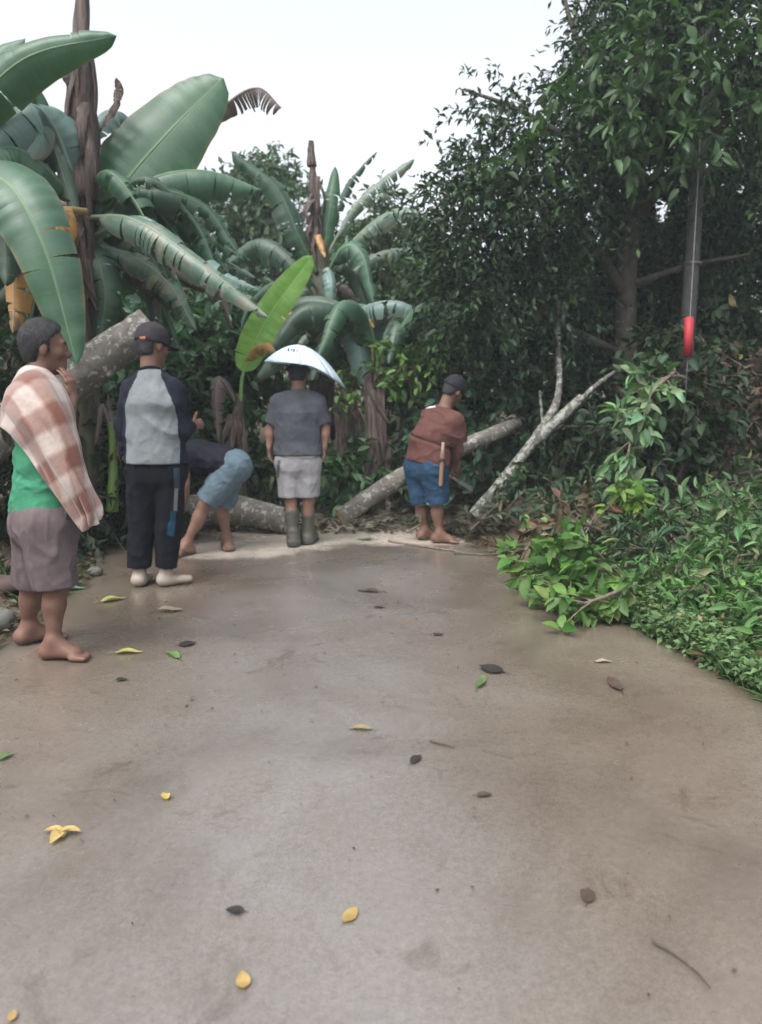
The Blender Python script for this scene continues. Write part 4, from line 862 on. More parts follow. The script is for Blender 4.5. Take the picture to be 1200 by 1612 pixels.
# ================================================================== SINGLE LEAVES AND STICKS ON THE ROAD
YE, YB_, TN, DKB, BRN, GRN, PAL = (.56, .41, .12), (.44, .3, .11), (.36, .26, .14), (.045, .04, .038), (.11, .075, .055), (.14, .24, .08), (.36, .33, .25)
FL = [(552, 1442, 38, 62, YB_, .55, 'yellow brown oval leaf on the road below the middle'), (383, 1545, 40, 105, YB_, .6, 'golden oval leaf nearest the bottom frame edge'),
      (370, 1436, 34, 175, DKB, .6, 'curled blackish leaf left of the yellow brown oval leaf'), (260, 1255, 17, 120, YE, .6, 'tiny yellow leaf above the crumpled yellow leaf'),
      (203, 1028, 44, 8, (.5, .45, .14), .34, 'pale yellow long leaf beside the bare foot'), (567, 1148, 42, 175, TN, .34, 'tan narrow leaf in the middle of the road'),
      (580, 931, 30, 160, BRN, .4, 'brown curled leaf in front of the rubber boots'), (596, 957, 16, 170, DKB, .5, 'small dark leaf scrap below the brown curled leaf'),
      (773, 1055, 26, 140, DKB, .7, 'dark round leaf right of the road centre'), (967, 1078, 26, 92, BRN, .35, 'thin brown leaf pointing towards the camera at right'),
      (925, 1411, 34, 70, BRN, .6, 'dull brown leaf in the lower right of the road'), (690, 1000, 20, 0, DKB, .4, 'dark sliver of leaf in mid road'),
      (655, 1196, 22, 60, DKB, .4, 'dark leaf fragment left of centre right road scuff'), (762, 1252, 28, 10, BRN, .5, 'muddy flattened leaf pressed into the road'),
      (295, 1015, 18, 30, DKB, .8, 'black leaf crumb right of the pale yellow long leaf'), (192, 1071, 16, 20, DKB, .6, 'dark crumb of leaf below the pale yellow long leaf'),
      (272, 1032, 24, 130, GRN, .3, 'slim green leaf by the pale yellow long leaf'), (950, 1042, 30, 0, PAL, .4, 'pale leaf scrap on the right of the road'),
      (20, 1600, 26, 100, YB_, .6, 'yellow leaf tip at the lower left corner'), (575, 850, 34, 170, (.12, .15, .11), .45, 'grey green leaf on the pale patch by the sawn end'),
      (8, 1192, 20, 60, GRN, .5, 'green leaf scrap at the left frame edge'), (178, 945, 26, 40, (.35, .36, .12), .4, 'yellow green leaf behind the bare foot'), (115, 928, 34, 20, (.12, .3, .2), .4, 'bluish green leaf by the dark grass'),
      (268, 962, 40, 5, (.36, .3, .22), .45, 'wet pale leaf in front of the white shoe'), (758, 1075, 26, 70, (.12, .2, .07), .25, 'dull green leaf sliver beside the dark round leaf')]
for px, py, ln, ang, col, asp, lb in FL:
    p = G(px, py, 0.0); pxm = F / p[1]; a = R(ang)
    # length along the ground: image-horizontal part is true to scale, image-vertical part is foreshortened
    L = ln / pxm * math.hypot(math.cos(a), math.sin(a) * (p[1] / CAMZ) * .9)
    L = min(L, .16)
    gd = nrm((math.cos(a), math.sin(a) * 1.0, 0)); r_ = np.random.default_rng(px)
    tv, tf = leaf_template(9, 0.0, 0.0, .8); tv = tv.copy(); x, y = tv[:, 0] * asp, tv[:, 1] - .5
    z = .9 * x * x * r_.uniform(.4, 1.2) / max(asp, .3) + .25 * y * y * r_.uniform(.2, 1.2) + .03 * np.sin(y * 7 + px) * (np.abs(x) > .02)
    Vv = np.stack([x * gd[1] + y * gd[0], -x * gd[0] + y * gd[1], z - z.min() + .02], 1) * L
    cc = np.array(col) * (0.85 + .3 * r_.random((len(Vv), 1)))
    o = obj('fallen_leaf', mesh_np('fallen_leaf', Vv, tf, M['leaf_dull'], cc), None, (p[0], p[1], 0.002)); tag(o, lb, 'leaf', 'single leaves on the road')
    sk = nrm(-gd); p0 = np.array((*(gd[:2] * -.5 * L), .03 * L)); a2, f2 = tube([p0, p0 - gd * .12 * L + np.array((0, 0, .01 * L)), p0 - gd * .25 * L], [.018 * L, .014 * L, .01 * L], 5)
    obj('stalk', mesh_np('stalk', a2, f2, M['leaf_dull'], np.tile(np.array(col) * .7, (len(a2), 1))), o)
# the crumpled yellow leaf of several lobes
p = G(98, 1312); t = thing('crumpled_leaf', p, 'bright yellow crumpled leaf with several lobes at lower left', 'leaf')
for k, (ang, L) in enumerate(((0, .055), (175, .055), (265, .06), (35, .035), (150, .035), (300, .035))):
    a = R(ang); d = np.array([(math.cos(a), math.sin(a), .22)]); leaf_parts(t, np.array([p + (0, 0, .008)]), d, np.array([(.2, .1, 1.0)]), np.array([L]), np.array([L * .6]), np.array([YE]), T_BIG, M['leaf_dull'], 'lobe')
def stick(label, pix, r, mat='twig'):
    P = catmull([G(*q, .006) for q in pix], 14); a, f_ = tube(P, np.linspace(r, r * .5, 14), 7, True, .15, 2)
    tag(obj('stick', mesh_np('stick', a - P[0], f_, M[mat]), None, P[0]), label, 'stick')
stick('curved dark twig on the lower right of the road', [(1028, 1482), (1062, 1502), (1095, 1528), (1118, 1554)], .0035, 'bark_dark')
stick('thin pale peeled stick at the road end by the bare feet', [(612, 852), (680, 862), (760, 874)], .012)
stick('dark stick along the edge of the pale patch', [(715, 871), (770, 873), (800, 870)], .012, 'bark_dark')
stick('short twig in the middle right of the road', [(676, 1165), (700, 1172), (716, 1176)], .004, 'bark_dark')
# stones on the left bank
m = simple('reddish_stone', (.03, .021, .018), (.07, .045, .038), 9, .95, .6, 40, .01); M['stone'] = m
m = simple('grey_stone', (.045, .045, .04), (.1, .1, .09), 9, .85, .6, 40, .01); M['stone2'] = m
for k, (px, py, s, mt, lb) in enumerate(((8, 935, .11, 'stone', 'reddish stone at the left frame edge'), (20, 900, .09, 'stone', 'smaller reddish stone above the larger one'), (0, 985, .08, 'stone2', 'grey stone near the bare heel'), (150, 905, .05, 'stone2', 'small grey stone behind the bare feet'), (335, 832, .1, 'stone2', 'pale rock behind the bending man'))):
    p = G(px, py); u = np.linspace(0, math.pi, 9); w = np.linspace(0, 2 * math.pi, 15)[:-1]
    q = np.array([(math.sin(a) * math.cos(b_), math.sin(a) * math.sin(b_), math.cos(a)) for a in u for b_ in w])
    q = q * (1 + .3 * vnoise(q[:, 0] * 1.6 + k * 9, q[:, 1] * 1.6, q[:, 2] * 1.6))[:, None] * np.array((1.2, 1, .7)) * s
    f_ = [(i * 14 + j, i * 14 + (j + 1) % 14, i * 14 + 14 + (j + 1) % 14, i * 14 + 14 + j) for i in range(8) for j in range(14)]
    tag(obj('stone', mesh_np('stone', q[:, [0, 1, 2]], np.array(f_)[:, ::-1], M[mt]), None, (p[0], p[1], s * .45)), lb, 'stone', 'stones on the left bank')

# ================================================================== PEOPLE
class Sdf:
    """a signed distance field on a grid; every prim touches only its own box"""
    def __init__(s, lo, hi, h):
        s.h = h; s.lo = np.array(lo, float); s.n = np.ceil((np.array(hi) - s.lo) / h).astype(int) + 1
        s.D = np.full(s.n, 0.3, np.float32)
    def box(s, lo, hi):
        a = np.clip(np.floor((np.array(lo) - s.lo) / s.h).astype(int), 0, s.n); b_ = np.clip(np.ceil((np.array(hi) - s.lo) / s.h).astype(int) + 1, 0, s.n)
        sl = tuple(slice(i, j) for i, j in zip(a, b_))
        g = [s.lo[k] + s.h * np.arange(a[k], b_[k]) for k in range(3)]
        return sl, np.stack(np.meshgrid(*g, indexing='ij'), -1)
    def put(s, f, lo, hi, k=0.02, op='add', clip=()):
        m_ = k + 3 * s.h; sl, P = s.box(np.array(lo) - m_, np.array(hi) + m_)
        if P.size == 0: return
        d = f(P)
        for pt, n_ in clip: d = np.maximum(d, (P - np.asarray(pt)) @ nrm(n_))
        A = s.D[sl]
        if op == 'add':
            hh = np.clip(0.5 + 0.5 * (A - d) / max(k, 1e-6), 0, 1); s.D[sl] = A + (d - A) * hh - k * hh * (1 - hh)
        else: s.D[sl] = np.maximum(A, -d)
    def cone(s, a, b_, ra, rb, k=0.02, lat=None, sc=1.0, op='add', clip=()):
        a = np.asarray(a, float); b_ = np.asarray(b_, float)
        L_ = None if lat is None else nrm(lat)
        ex = max(ra, rb) * sc
        def f(P):
            p = P - a; ba = b_ - a
            if L_ is not None:
                p = p - ((1 - 1 / sc) * (p @ L_))[..., None] * L_; ba = ba - (1 - 1 / sc) * (ba @ L_) * L_
            t = np.clip((p @ ba) / (ba @ ba + 1e-9), 0, 1)
            return np.linalg.norm(p - t[..., None] * ba, axis=-1) - (ra + (rb - ra) * t)
        s.put(f, np.minimum(a, b_) - ex, np.maximum(a, b_) + ex, k, op, clip)
    def ell(s, c_, ax, r_, k=0.02, op='add', clip=()):
        c_ = np.asarray(c_, float); A_ = np.array(ax); r_ = np.array(r_)
        def f(P):
            q_ = ((P - c_) @ A_.T) / r_; l = np.linalg.norm(q_, axis=-1)
            g_ = np.linalg.norm(q_ / r_, axis=-1) + 1e-6; return l * (l - 1) / g_
        s.put(f, c_ - r_.max(), c_ + r_.max(), k, op, clip)
    def plane(s, pt, n_):
        _, P = s.box(s.lo, s.lo + s.n * s.h); P = P[:s.n[0], :s.n[1], :s.n[2]]
        s.D = np.maximum(s.D, ((P - np.asarray(pt)) @ nrm(n_)).astype(np.float32))
    def wrinkle(s, amp, fx, fz, seed, fine=True):
        _, P = s.box(s.lo, s.lo + s.n * s.h); P = P[:s.n[0], :s.n[1], :s.n[2]]; m_ = np.abs(s.D) < .05
        q_ = P[m_]
        w = vnoise(q_[:, 0] * fx + seed, q_[:, 1] * fx, q_[:, 2] * fz + 2 * vnoise(q_[:, 0] * 3, q_[:, 1] * 3, q_[:, 2] * 3))
        rd = 1 - 2.6 * np.abs(vnoise(q_[:, 0] * fx * .9 + 7 + seed, q_[:, 1] * fx * .9 + q_[:, 2] * 2, q_[:, 2] * fz * 1.3 + q_[:, 0] * 3))
        w = w + .9 * np.maximum(rd, -.4)
        if fine: w = w + .5 * vnoise(q_[:, 0] * fx * 2.3, q_[:, 1] * fx * 2.3 + seed, q_[:, 2] * fz * 2.7)
        s.D[m_] += (amp * w).astype(np.float32)
    def mesh(s):
        D, h = s.D, s.h; D = np.pad(D, 1, constant_values=.3); o_ = s.lo - h
        I = D < 0; n = np.array(D.shape); c_ = n - 1
        cnt = np.zeros(c_, np.float32); acc = np.zeros(tuple(c_) + (3,), np.float32)
        sub = lambda A, o: A[o[0]:o[0] + c_[0], o[1]:o[1] + c_[1], o[2]:o[2] + c_[2]]
        cor = [(i, j, k) for i in (0, 1) for j in (0, 1) for k in (0, 1)]
        for a in cor:
            for ax in range(3):
                if a[ax]: continue
                b_ = list(a); b_[ax] = 1
                da, db = sub(D, a), sub(D, b_); m_ = (da < 0) != (db < 0)
                t = np.where(m_, da / np.where(m_, da - db, 1), 0)
                cnt += m_
                for q_ in range(3): acc[..., q_] += np.where(m_, a[q_] + (t if q_ == ax else 0), 0)
        act = cnt > 0; idx = np.full(c_, -1, np.int64); idx[act] = np.arange(act.sum())
        V = np.argwhere(act) + acc[act] / cnt[act][:, None]; V = o_ + V * h
        Fs = []
        for ax in range(3):
            u, w = [(1, 2), (2, 0), (0, 1)][ax]
            sa = [slice(1, -1)] * 3; sa[ax] = slice(0, n[ax] - 1); sb = list(sa); sb[ax] = slice(1, n[ax])
            A, B_ = I[tuple(sa)], I[tuple(sb)]
            e = np.argwhere(A != B_); fl = A[tuple(e.T)]
            base = e.copy(); base[:, u] += 1; base[:, w] += 1
            def cell(du, dw):
                q_ = base.copy(); q_[:, u] -= du; q_[:, w] -= dw; return idx[tuple(q_.T)]
            f = np.stack([cell(1, 1), cell(0, 1), cell(0, 0), cell(1, 0)], 1)
            f[~fl] = f[~fl][:, ::-1]; Fs.append(f)
        Fs = np.concatenate(Fs); Fs = Fs[(Fs >= 0).all(1)]
        # two light smoothing passes
        ed = np.concatenate([Fs[:, [i, (i + 1) % 4]] for i in range(4)])
        for _ in range(2):
            S = np.zeros_like(V); k = np.zeros(len(V)); 
            for i in range(3): S[:, i] = np.bincount(ed[:, 0], V[ed[:, 1], i], len(V)) + np.bincount(ed[:, 1], V[ed[:, 0], i], len(V))
            k = np.bincount(ed[:, 0], minlength=len(V)) + np.bincount(ed[:, 1], minlength=len(V))
            V = V * .5 + .5 * S / np.maximum(k, 1)[:, None]
        return V, Fs
UP = np.array((0, 0, 1.0))
def skin_material(name, c0, c1):
    m, nt, b, _ = mat_base(name); v = coords(nt, 'Object')
    a = node(nt, 'ShaderNodeAttribute', attribute_name='Col')
    c = ramp(nt, noise_node(nt, 14, 5, .6, v), [(0.3, c0), (0.7, c1)])
    nt.links.new(mixc(nt, 1.0, c, a.outputs['Color'], 'MULTIPLY'), b.inputs['Base Color'])
    b.inputs['Roughness'].default_value = .6; b.inputs['Specular IOR Level'].default_value = .3; b.inputs['Subsurface Weight'].default_value = .06; b.inputs['Subsurface Radius'].default_value = (.02, .008, .004)
    bump(nt, b, noise_node(nt, 160, 3, .6, v), .15, .002); return m
M['skin'] = skin_material('skin_brown', (.095, .05, .036), (.14, .075, .055))
M['skin2'] = skin_material('skin_tan', (.15, .083, .06), (.205, .117, .086))
m = simple('black_hair', (.005, .005, .006), (.03, .03, .034), 90, .6, .9, 180, .01, (1, 1, .35)); M['hair'] = m
def hand_prims(S, w, d, n_, side, curl=.5, u=1.0, spread=1.0, thumb_in=.3):
    """w wrist, d towards the fingers, n_ palm normal, side: unit vector towards the thumb"""
    d, n_ = nrm(d), nrm(n_); side = nrm(side - d * np.dot(side, d)); n_ = nrm(np.cross(side, d)) * np.sign(np.dot(np.cross(side, d), n_) or 1)
    S.cone(w, w + d * .085 * u, .017 * u, .015 * u, .015, side, 2.1)
    for off, L in ((.032, .066), (.0115, .076), (-.009, .071), (-.029, .056)):
        p = w + d * (.082 - abs(off) * .2) * u + side * off * u; dd = nrm(d + side * off * 3 * spread); L *= u
        for f, r_ in ((.45, .0098), (.32, .0088), (.25, .0075)):
            ang = curl * (.5 + f); dd = nrm(dd * math.cos(ang) + n_ * math.sin(ang)); q_ = p + dd * L * f * 1.15
            S.cone(p, q_, r_ * u, (r_ - .0008) * u, .006); p = q_
    p = w + d * .025 * u + side * .026 * u; dd = nrm(d * .65 + side * .75 + n_ * thumb_in)
    for L, r_ in ((.042, .013), (.032, .011), (.024, .0095)):
        q_ = p + dd * L * u; S.cone(p, q_, r_ * u, (r_ - .001) * u, .01); p = q_; dd = nrm(dd + d * .35 + n_ * curl * .3)
def foot_prims(S, an, t, u=1.0, bare=True):
    t = nrm((t[0], t[1], 0)); s_ = np.array((-t[1], t[0], 0)); g0 = np.array((an[0], an[1], 0))
    S.cone(an, g0 - t * .035 * u + UP * .035 * u, .031 * u, .034 * u, .03)
    S.cone(g0 - t * .03 * u + UP * .034 * u, g0 + t * .1 * u + UP * .026 * u, .033 * u, .024 * u, .03, s_, 1.35)
    S.cone(an + t * .005, g0 + t * .11 * u + UP * .022 * u, .03 * u, .017 * u, .03, s_, 1.3)
    for i, (o, L) in enumerate(((-.036, .052), (-.015, .054), (.003, .05), (.02, .044), (.036, .036))):
        o = o if t[0] >= 0 else -o
        p = g0 + t * .118 * u + s_ * o * u + UP * .014 * u; r_ = .0135 if i == 0 else .0105
        S.cone(p - t * .02 * u, p + t * (L - .012) * u - UP * .002, r_ * u, r_ * .9 * u, .008)
def head_frame(J):
    f = nrm(J['face']); up = nrm(J.get('hup', UP)); r_ = nrm(np.cross(f, up)); up = np.cross(r_, f); return r_, f, up
def head_prims(S, J, u):
    r_, f, up = head_frame(J); h = lambda x, y, z: J['head'] + (r_ * x + f * y + up * z) * u; A = (r_, f, up)
    S.ell(h(0, -.012, .03), A, np.array((.075, .096, .094)) * u, .02)
    S.ell(h(0, .032, -.045), A, np.array((.058, .062, .075)) * u, .035)
    S.cone(h(-.018, .07, -.098), h(.018, .07, -.098), .022 * u, .022 * u, .03)
    S.cone(h(0, .088, .012), h(0, .108, -.026), .009 * u, .015 * u, .014); S.cone(h(-.014, .096, -.03), h(.014, .096, -.03), .010 * u, .010 * u, .008)
    S.cone(h(-.036, .078, .028), h(.036, .078, .028), .014 * u, .014 * u, .02)
    for s_ in (-1, 1):
        S.ell(h(.042 * s_, .055, -.022), A, np.array((.024, .028, .022)) * u, .02)
        S.ell(h(.031 * s_, .083, .008), A, np.array((.015, .009, .009)) * u, .004)
        S.ell(h(.078 * s_, -.008, -.006), A, np.array((.011, .021, .034)) * u, .008)
    S.cone(h(-.02, .088, -.058), h(.02, .088, -.058), .008 * u, .008 * u, .006); S.cone(h(-.016, .086, -.07), h(.016, .086, -.07), .009 * u, .009 * u, .006)
    S.cone(J['neck'] - up * .03, h(0, -.02, -.06), .06 * u, .055 * u, .03)
    spots = [(h(.031 * s_, .09, .008), .011 * u, (2.6, 3.8, 5.0)) for s_ in (-1, 1)] + [(h(.031 * s_, .094, .008), .006 * u, (.1, .12, .15)) for s_ in (-1, 1)]
    spots += [(h(x, .094, -.064), .014 * u, (1.05, .62, .6)) for x in (-.014, 0, .014)] + [(h(x * s_, .088, .031), .010 * u, (.25, .25, .3)) for s_ in (-1, 1) for x in (.02, .032, .044)]
    return spots
def trunk_prims(S, J, u, off=0., k=.05, top=True, clip=(), flare=0.):
    lp = nrm(J['hipR'] - J['hipL']); ls = nrm(J['shR'] - J['shL']); pe = (J['hipR'] + J['hipL']) / 2; sh = (J['shR'] + J['shL']) / 2
    ax = nrm(sh - pe); mid = pe * .5 + sh * .5 + J.get('belly', np.zeros(3))
    S.cone(pe + ax * .03, mid, .105 * u + off + flare, .1 * u + off + flare * .5, k, lp, 1.42, clip=clip)
    S.cone(mid, sh - ax * .08 * u, .1 * u + off, .108 * u + off, k, ls, 1.42, clip=clip)
    S.cone(sh - ax * .08 * u, sh - ax * .03 * u, .108 * u + off, .075 * u + off, k, ls, 1.6, clip=clip)
    if top:
        for s_ in ('L', 'R'):
            S.cone(J['neck'] - ax * .02, J['sh' + s_], .05 * u + off, .056 * u + off * .8, k, clip=clip)
def arm_prims(S, J, s_, u):
    S.cone(J['sh' + s_], J['el' + s_], .054 * u, .04 * u, .03); fm = J['el' + s_] * .7 + J['wr' + s_] * .3
    S.cone(J['el' + s_], fm, .04 * u, .042 * u, .02); S.cone(fm, J['wr' + s_], .042 * u, .027 * u, .02)
def leg_prims(S, J, s_, u):
    hp, kn, an = J['hip' + s_], J['kn' + s_], J['an' + s_]
    S.cone(hp, kn, .08 * u, .05 * u, .04); S.cone(kn, kn * .68 + an * .32, .047 * u, .048 * u, .03); S.cone(kn * .68 + an * .32, an, .047 * u, .031 * u, .03)
    bk = nrm(np.cross(np.cross(nrm(kn - an), J['toe' + s_]), nrm(kn - an))) * -1
    S.ell(kn * .68 + an * .32 + bk * .022 * u, (nrm(np.cross(bk, UP)), bk, UP), np.array((.036, .034, .1)) * u, .03)
def bounds(J, base, m_=.22):
    P = np.array([v for k, v in J.items() if k[:2] in ('he', 'ne', 'sh', 'el', 'wr', 'hi', 'kn', 'an')])
    lo, hi = P.min(0) - m_, P.max(0) + m_; lo[2] = max(lo[2], -.03); return lo, hi
def body(th, J, u, h, mat, hands=(), shoes=False):
    lo, hi = bounds(J, None); S = Sdf(lo, hi, h)
    trunk_prims(S, J, u)
    pe = (J['hipR'] + J['hipL']) / 2; lp = nrm(J['hipR'] - J['hipL'])
    S.cone(J['hipL'], J['hipR'], .095 * u, .095 * u, .05)
    for s_ in 'LR':
        arm_prims(S, J, s_, u); leg_prims(S, J, s_, u)
        if not shoes: foot_prims(S, J['an' + s_], J['toe' + s_], u * 1.1)
    spots = head_prims(S, J, u)
    for hd in hands: hand_prims(S, *hd, u=u)
    S.plane((0, 0, .001), (0, 0, -1))
    V, Fc = S.mesh(); col = np.ones((len(V), 3))
    for c_, r_, cl in spots: col[np.linalg.norm(V - c_, axis=1) < r_] = cl
    return obj('body', mesh_np('body', V, Fc, mat, col), th)
def crumple(V, Fc, amp, fx, fz, seed):
    """folds pushed along the level part of the normal, so hems stay straight"""
    fnm = np.cross(V[Fc[:, 2]] - V[Fc[:, 0]], V[Fc[:, 3]] - V[Fc[:, 1]]); nm = np.zeros_like(V)
    for i in range(4): np.add.at(nm, Fc[:, i], fnm)
    nm /= np.linalg.norm(nm, axis=1)[:, None] + 1e-9; nm[:, 2] *= .25
    x, y, z = V.T
    wx = .5 * vnoise(x * 4 + seed, y * 4, z * 4); 
    w = vnoise(x * fx + seed, y * fx, z * fz + wx * 2)
    rd = 1 - 2.8 * np.abs(vnoise(x * fx * .8 + 7 + seed, y * fx * .8 + z * 2.5, z * fz * 1.5 + x * 3 + wx)); w = w * .7 + .8 * np.maximum(rd, -.35)
    rd = 1 - 2.8 * np.abs(vnoise(x * fx * 1.9 + seed, y * fx * 1.9 - z * 6, z * fz * 2.2 - x * 7 + wx * 2)); w = w + .4 * np.maximum(rd, -.3)
    return V + nm * (amp * w)[:, None]
def cloth(th, name, S, mat, wr=(.006, 9, 5, 1), parent=None, label=None, split=None):
    V, Fc = S.mesh()
    if wr: V = crumple(V, Fc, *wr)
    if split:
        fn, name2, mat2 = split; fm = fn(V)[Fc].mean(1) > .5
        for nm, sel, mt in ((name, ~fm, mat), (name2, fm, mat2)):
            f = Fc[sel]; us_, inv = np.unique(f, return_inverse=True); o = obj(nm, mesh_np(nm, V[us_], inv.reshape(f.shape), mt), th)
        return o
    o = obj(name, mesh_np(name, V, Fc, mat), parent or th)
    if label: o['label'] = label
    return o
def sleeve(S, J, s_, frac, r0, r1, fore=0., r2=.05, k=.03, hollow=True):
    a, e, w = J['sh' + s_], J['el' + s_], J['wr' + s_]
    if fore <= 0:
        end = a + (e - a) * frac; d = nrm(e - a); S.cone(a, end + d * r1, r0, r1, k, clip=[(end, d)])
        if hollow: S.cone(end - d * .03, end + d * .06, r1 - .013, r1 - .008, 0, op='sub')
    else:
        S.cone(a, e, r0, r1, k); end = e + (w - e) * fore; d = nrm(w - e); S.cone(e, end + d * r2, r1, r2, k, clip=[(end, d)])
        S.cone(end - d * .025, end + d * .05, r2 - .012, r2 - .008, 0, op='sub')
def pants(J, u, h, frac, r_knee, waist, waist_n, offs=.022, shin=0., r_hem=.07, flare=.0, crotch=.11):
    lo, hi = bounds(J, None); S = Sdf(lo, hi, h); pe = (J['hipR'] + J['hipL']) / 2; lp = nrm(J['hipR'] - J['hipL'])
    wn_ = nrm(waist_n)
    S.cone(pe + wn_ * .16, pe - wn_ * .02, .1 * u + offs, .112 * u + offs, .04, lp, 1.38, clip=[(waist, wn_)])
    S.cone(J['hipL'], J['hipR'], .105 * u + offs, .105 * u + offs, .04, clip=[(waist, wn_)])
    for s_ in 'LR':
        a, k_, an = J['hip' + s_], J['kn' + s_], J['an' + s_]
        if shin <= 0:
            end = a + (k_ - a) * frac; d = nrm(k_ - a); S.cone(a, end + d * r_knee, .1 * u + offs, r_knee, .025, clip=[(end, d)])
            S.cone(end - d * .04, end + d * .08, r_knee - .016, r_knee - .008, 0, op='sub')
        else:
            S.cone(a, k_, .1 * u + offs, r_knee, .025); end = k_ + (an - k_) * shin; d = nrm(an - k_); S.cone(k_, end + d * r_hem, r_knee, r_hem, .03, clip=[(end, d)])
            S.cone(end - d * .03, end + d * .05, r_hem - .014, r_hem - .008, 0, op='sub')
    return S
def hair_cap(th, J, u, h, thick=.014, front=.045, nape=-.07, seed=0, strands=1500):
    r_, f, up = head_frame(J); c_ = J['head']; S = Sdf(c_ - .2, c_ + .2, h); A = (r_, f, up)
    q_ = lambda x, y, z: c_ + (r_ * x + f * y + up * z) * u
    S.ell(q_(0, -.014, .032), A, np.array((.075 + thick, .096 + thick, .094 + thick * 1.3)) * u, .01, clip=[(q_(0, front, .06), f * .75 - up * .66)])
    S.ell(q_(0, -.052, -.03), A, np.array((.062, .052, .06)) * u, .02, clip=[(q_(0, -.03, nape), -up), (q_(0, .0, -.02), f)])
    for s_ in (-1, 1): S.ell(q_(.066 * s_, .012, -.005), A, np.array((.013, .022, .03)) * u, .012, clip=[(q_(0, .02, 0), f), (q_(0, 0, -.012), -up)])
    S.wrinkle(.0018, 62, 40, seed)
    V, Fc = S.mesh()
    fnm = np.cross(V[Fc[:, 2]] - V[Fc[:, 0]], V[Fc[:, 3]] - V[Fc[:, 1]]); nm = np.zeros_like(V)
    for i in range(4): np.add.at(nm, Fc[:, i], fnm)
    nm /= np.linalg.norm(nm, axis=1)[:, None] + 1e-9
    ok = np.flatnonzero((nm @ up) > -.5); k = rng.choice(ok, strands); P, N = V[k], nm[k]
    D = (-f * .55 - up * .5)[None] + rng.normal(size=(strands, 3)) * .35; D -= N * (D * N).sum(1)[:, None]; D /= np.linalg.norm(D, axis=1)[:, None]; D += N * rng.uniform(.02, .16, strands)[:, None]
    L = rng.uniform(.014, .03, strands); W = np.cross(D, N); W /= np.linalg.norm(W, axis=1)[:, None] + 1e-9; W *= .0016
    sv = np.stack([P - W, P + W, P + D * (L * .6)[:, None] + W * .8, P + D * (L * .6)[:, None] - W * .8, P + D * L[:, None] - N * (L * .2)[:, None]], 1).reshape(-1, 3)
    b0_ = len(V) + np.arange(strands) * 5
    return obj('hair', mesh_np('hair', np.concatenate([V, sv]), [np.concatenate([Fc, np.stack([b0_, b0_ + 1, b0_ + 2, b0_ + 3], 1)]), np.stack([b0_ + 3, b0_ + 2, b0_ + 4], 1)], M['hair']), th)
def ball_cap(th, J, u, h, mat, visor_dir=None, name='cap', label=None, strap=None):
    r_, f, up = head_frame(J); c_ = J['head']; A = (r_, f, up); q_ = lambda x, y, z: c_ + (r_ * x + f * y + up * z) * u
    S = Sdf(c_ - .22, c_ + .22, h)
    S.ell(q_(0, -.012, .038), A, np.array((.093, .114, .112)) * u, .01, clip=[(q_(0, 0, .012), -up)])
    S.ell(q_(0, -.012, .15), A, np.array((.012, .012, .008)) * u, .006)
    if strap is not None:
        S.ell(q_(0, -.12, .03), A, np.array((.035, .03, .026)) * u, 0, op='sub')
    o = cloth(th, name, S, mat, (.003, 20, 14, 2), None, label)
    vd = nrm(visor_dir) if visor_dir is not None else f; vs_ = np.cross(vd, up); S = Sdf(c_ - .26, c_ + .26, h)
    S.ell(q_(0, 0, .02) + vd * .115 * u, (vs_, vd, up), np.array((.082, .085, .012)) * u, .004)
    S.ell(q_(0, 0, .0) + vd * .02 * u, (vs_, vd, up), np.array((.078, .075, .2)) * u, 0, op='sub')
    V, Fc = S.mesh(); obj('visor', mesh_np('visor', V, Fc, mat), o)
    return o
def person(base, label):
    return thing('person', base, label, 'person')
def JJ(base, d):
    return {k: (np.array(v, float) if k in ('face', 'hup', 'toeL', 'toeR', 'belly') else at(*v) - base) for k, v in d.items()}
H1, H2 = .0075, .009

def collar(th, J, ax, u, mat, off=.0, rx=.068, ry=.07):
    """ribbed neckband"""
    f = nrm(J['face']); r_ = nrm(np.cross(f, ax)); f = np.cross(ax, r_); a = np.linspace(0, 2 * math.pi, 33)
    P = np.array([J['neck'] + ax * (off + .006 * math.cos(q * 2)) - f * .004 + r_ * math.cos(q) * rx * u + f * math.sin(q) * ry * u for q in a]); v_, f_ = tube(P, .009, 8, False); return obj('collar', mesh_np('collar', v_, f_[0], mat), th)
# ---- 1: man in the green shirt with the checked shawl, at left, facing right and away
base = G(80, 1024); Yp = base[1]; base1 = base
J = JJ(base, dict(head=(72, 548, Yp + .05), neck=(58, 604, Yp), shR=(52, 636, Yp - .15), shL=(72, 634, Yp + .2), elR=(98, 708, Yp - .15), wrR=(113, 628, Yp + .0), elL=(76, 715, Yp + .24), wrL=(98, 690, Yp + .06),
     hipR=(75, 825, Yp - .09), hipL=(62, 823, Yp + .1), knR=(88, 925, Yp - .1), knL=(52, 922, Yp + .12), anR=(84, 1006, Yp - .11), anL=(46, 994, Yp + .13), face=(.92, .38, -.05), hup=(.12, 0, 1), toeR=(.97, -.1, 0), toeL=(.75, .5, 0)))
J['anR'][2] = J['anL'][2] = .085; J['belly'] = np.array((.03, 0, 0))
p1 = person(base, 'barefoot man in green shirt and mauve shorts with checked shawl over his shoulders')
hd = J['head'] - J['wrR'] + np.array((.07, .04, -.06)); u = .98
body(p1, J, u, .0062, M['skin'], hands=[(J['wrR'], (-.02, .1, .95), (-.75, .5, .1), (-.3, -.9, .1), .45), (J['wrL'], (.1, -.9, .3), (-.9, 0, -.3), (.1, 0, .9), .9)])
hair_cap(p1, J, u * 1.04, .0062, .010, .035, -.07, 5, 3800)
M['green'] = fabric('green_cotton', (.03, .15, .085), (.05, .21, .12)); M['mauve'] = fabric('mauve_cotton', (.085, .066, .07), (.12, .095, .1))
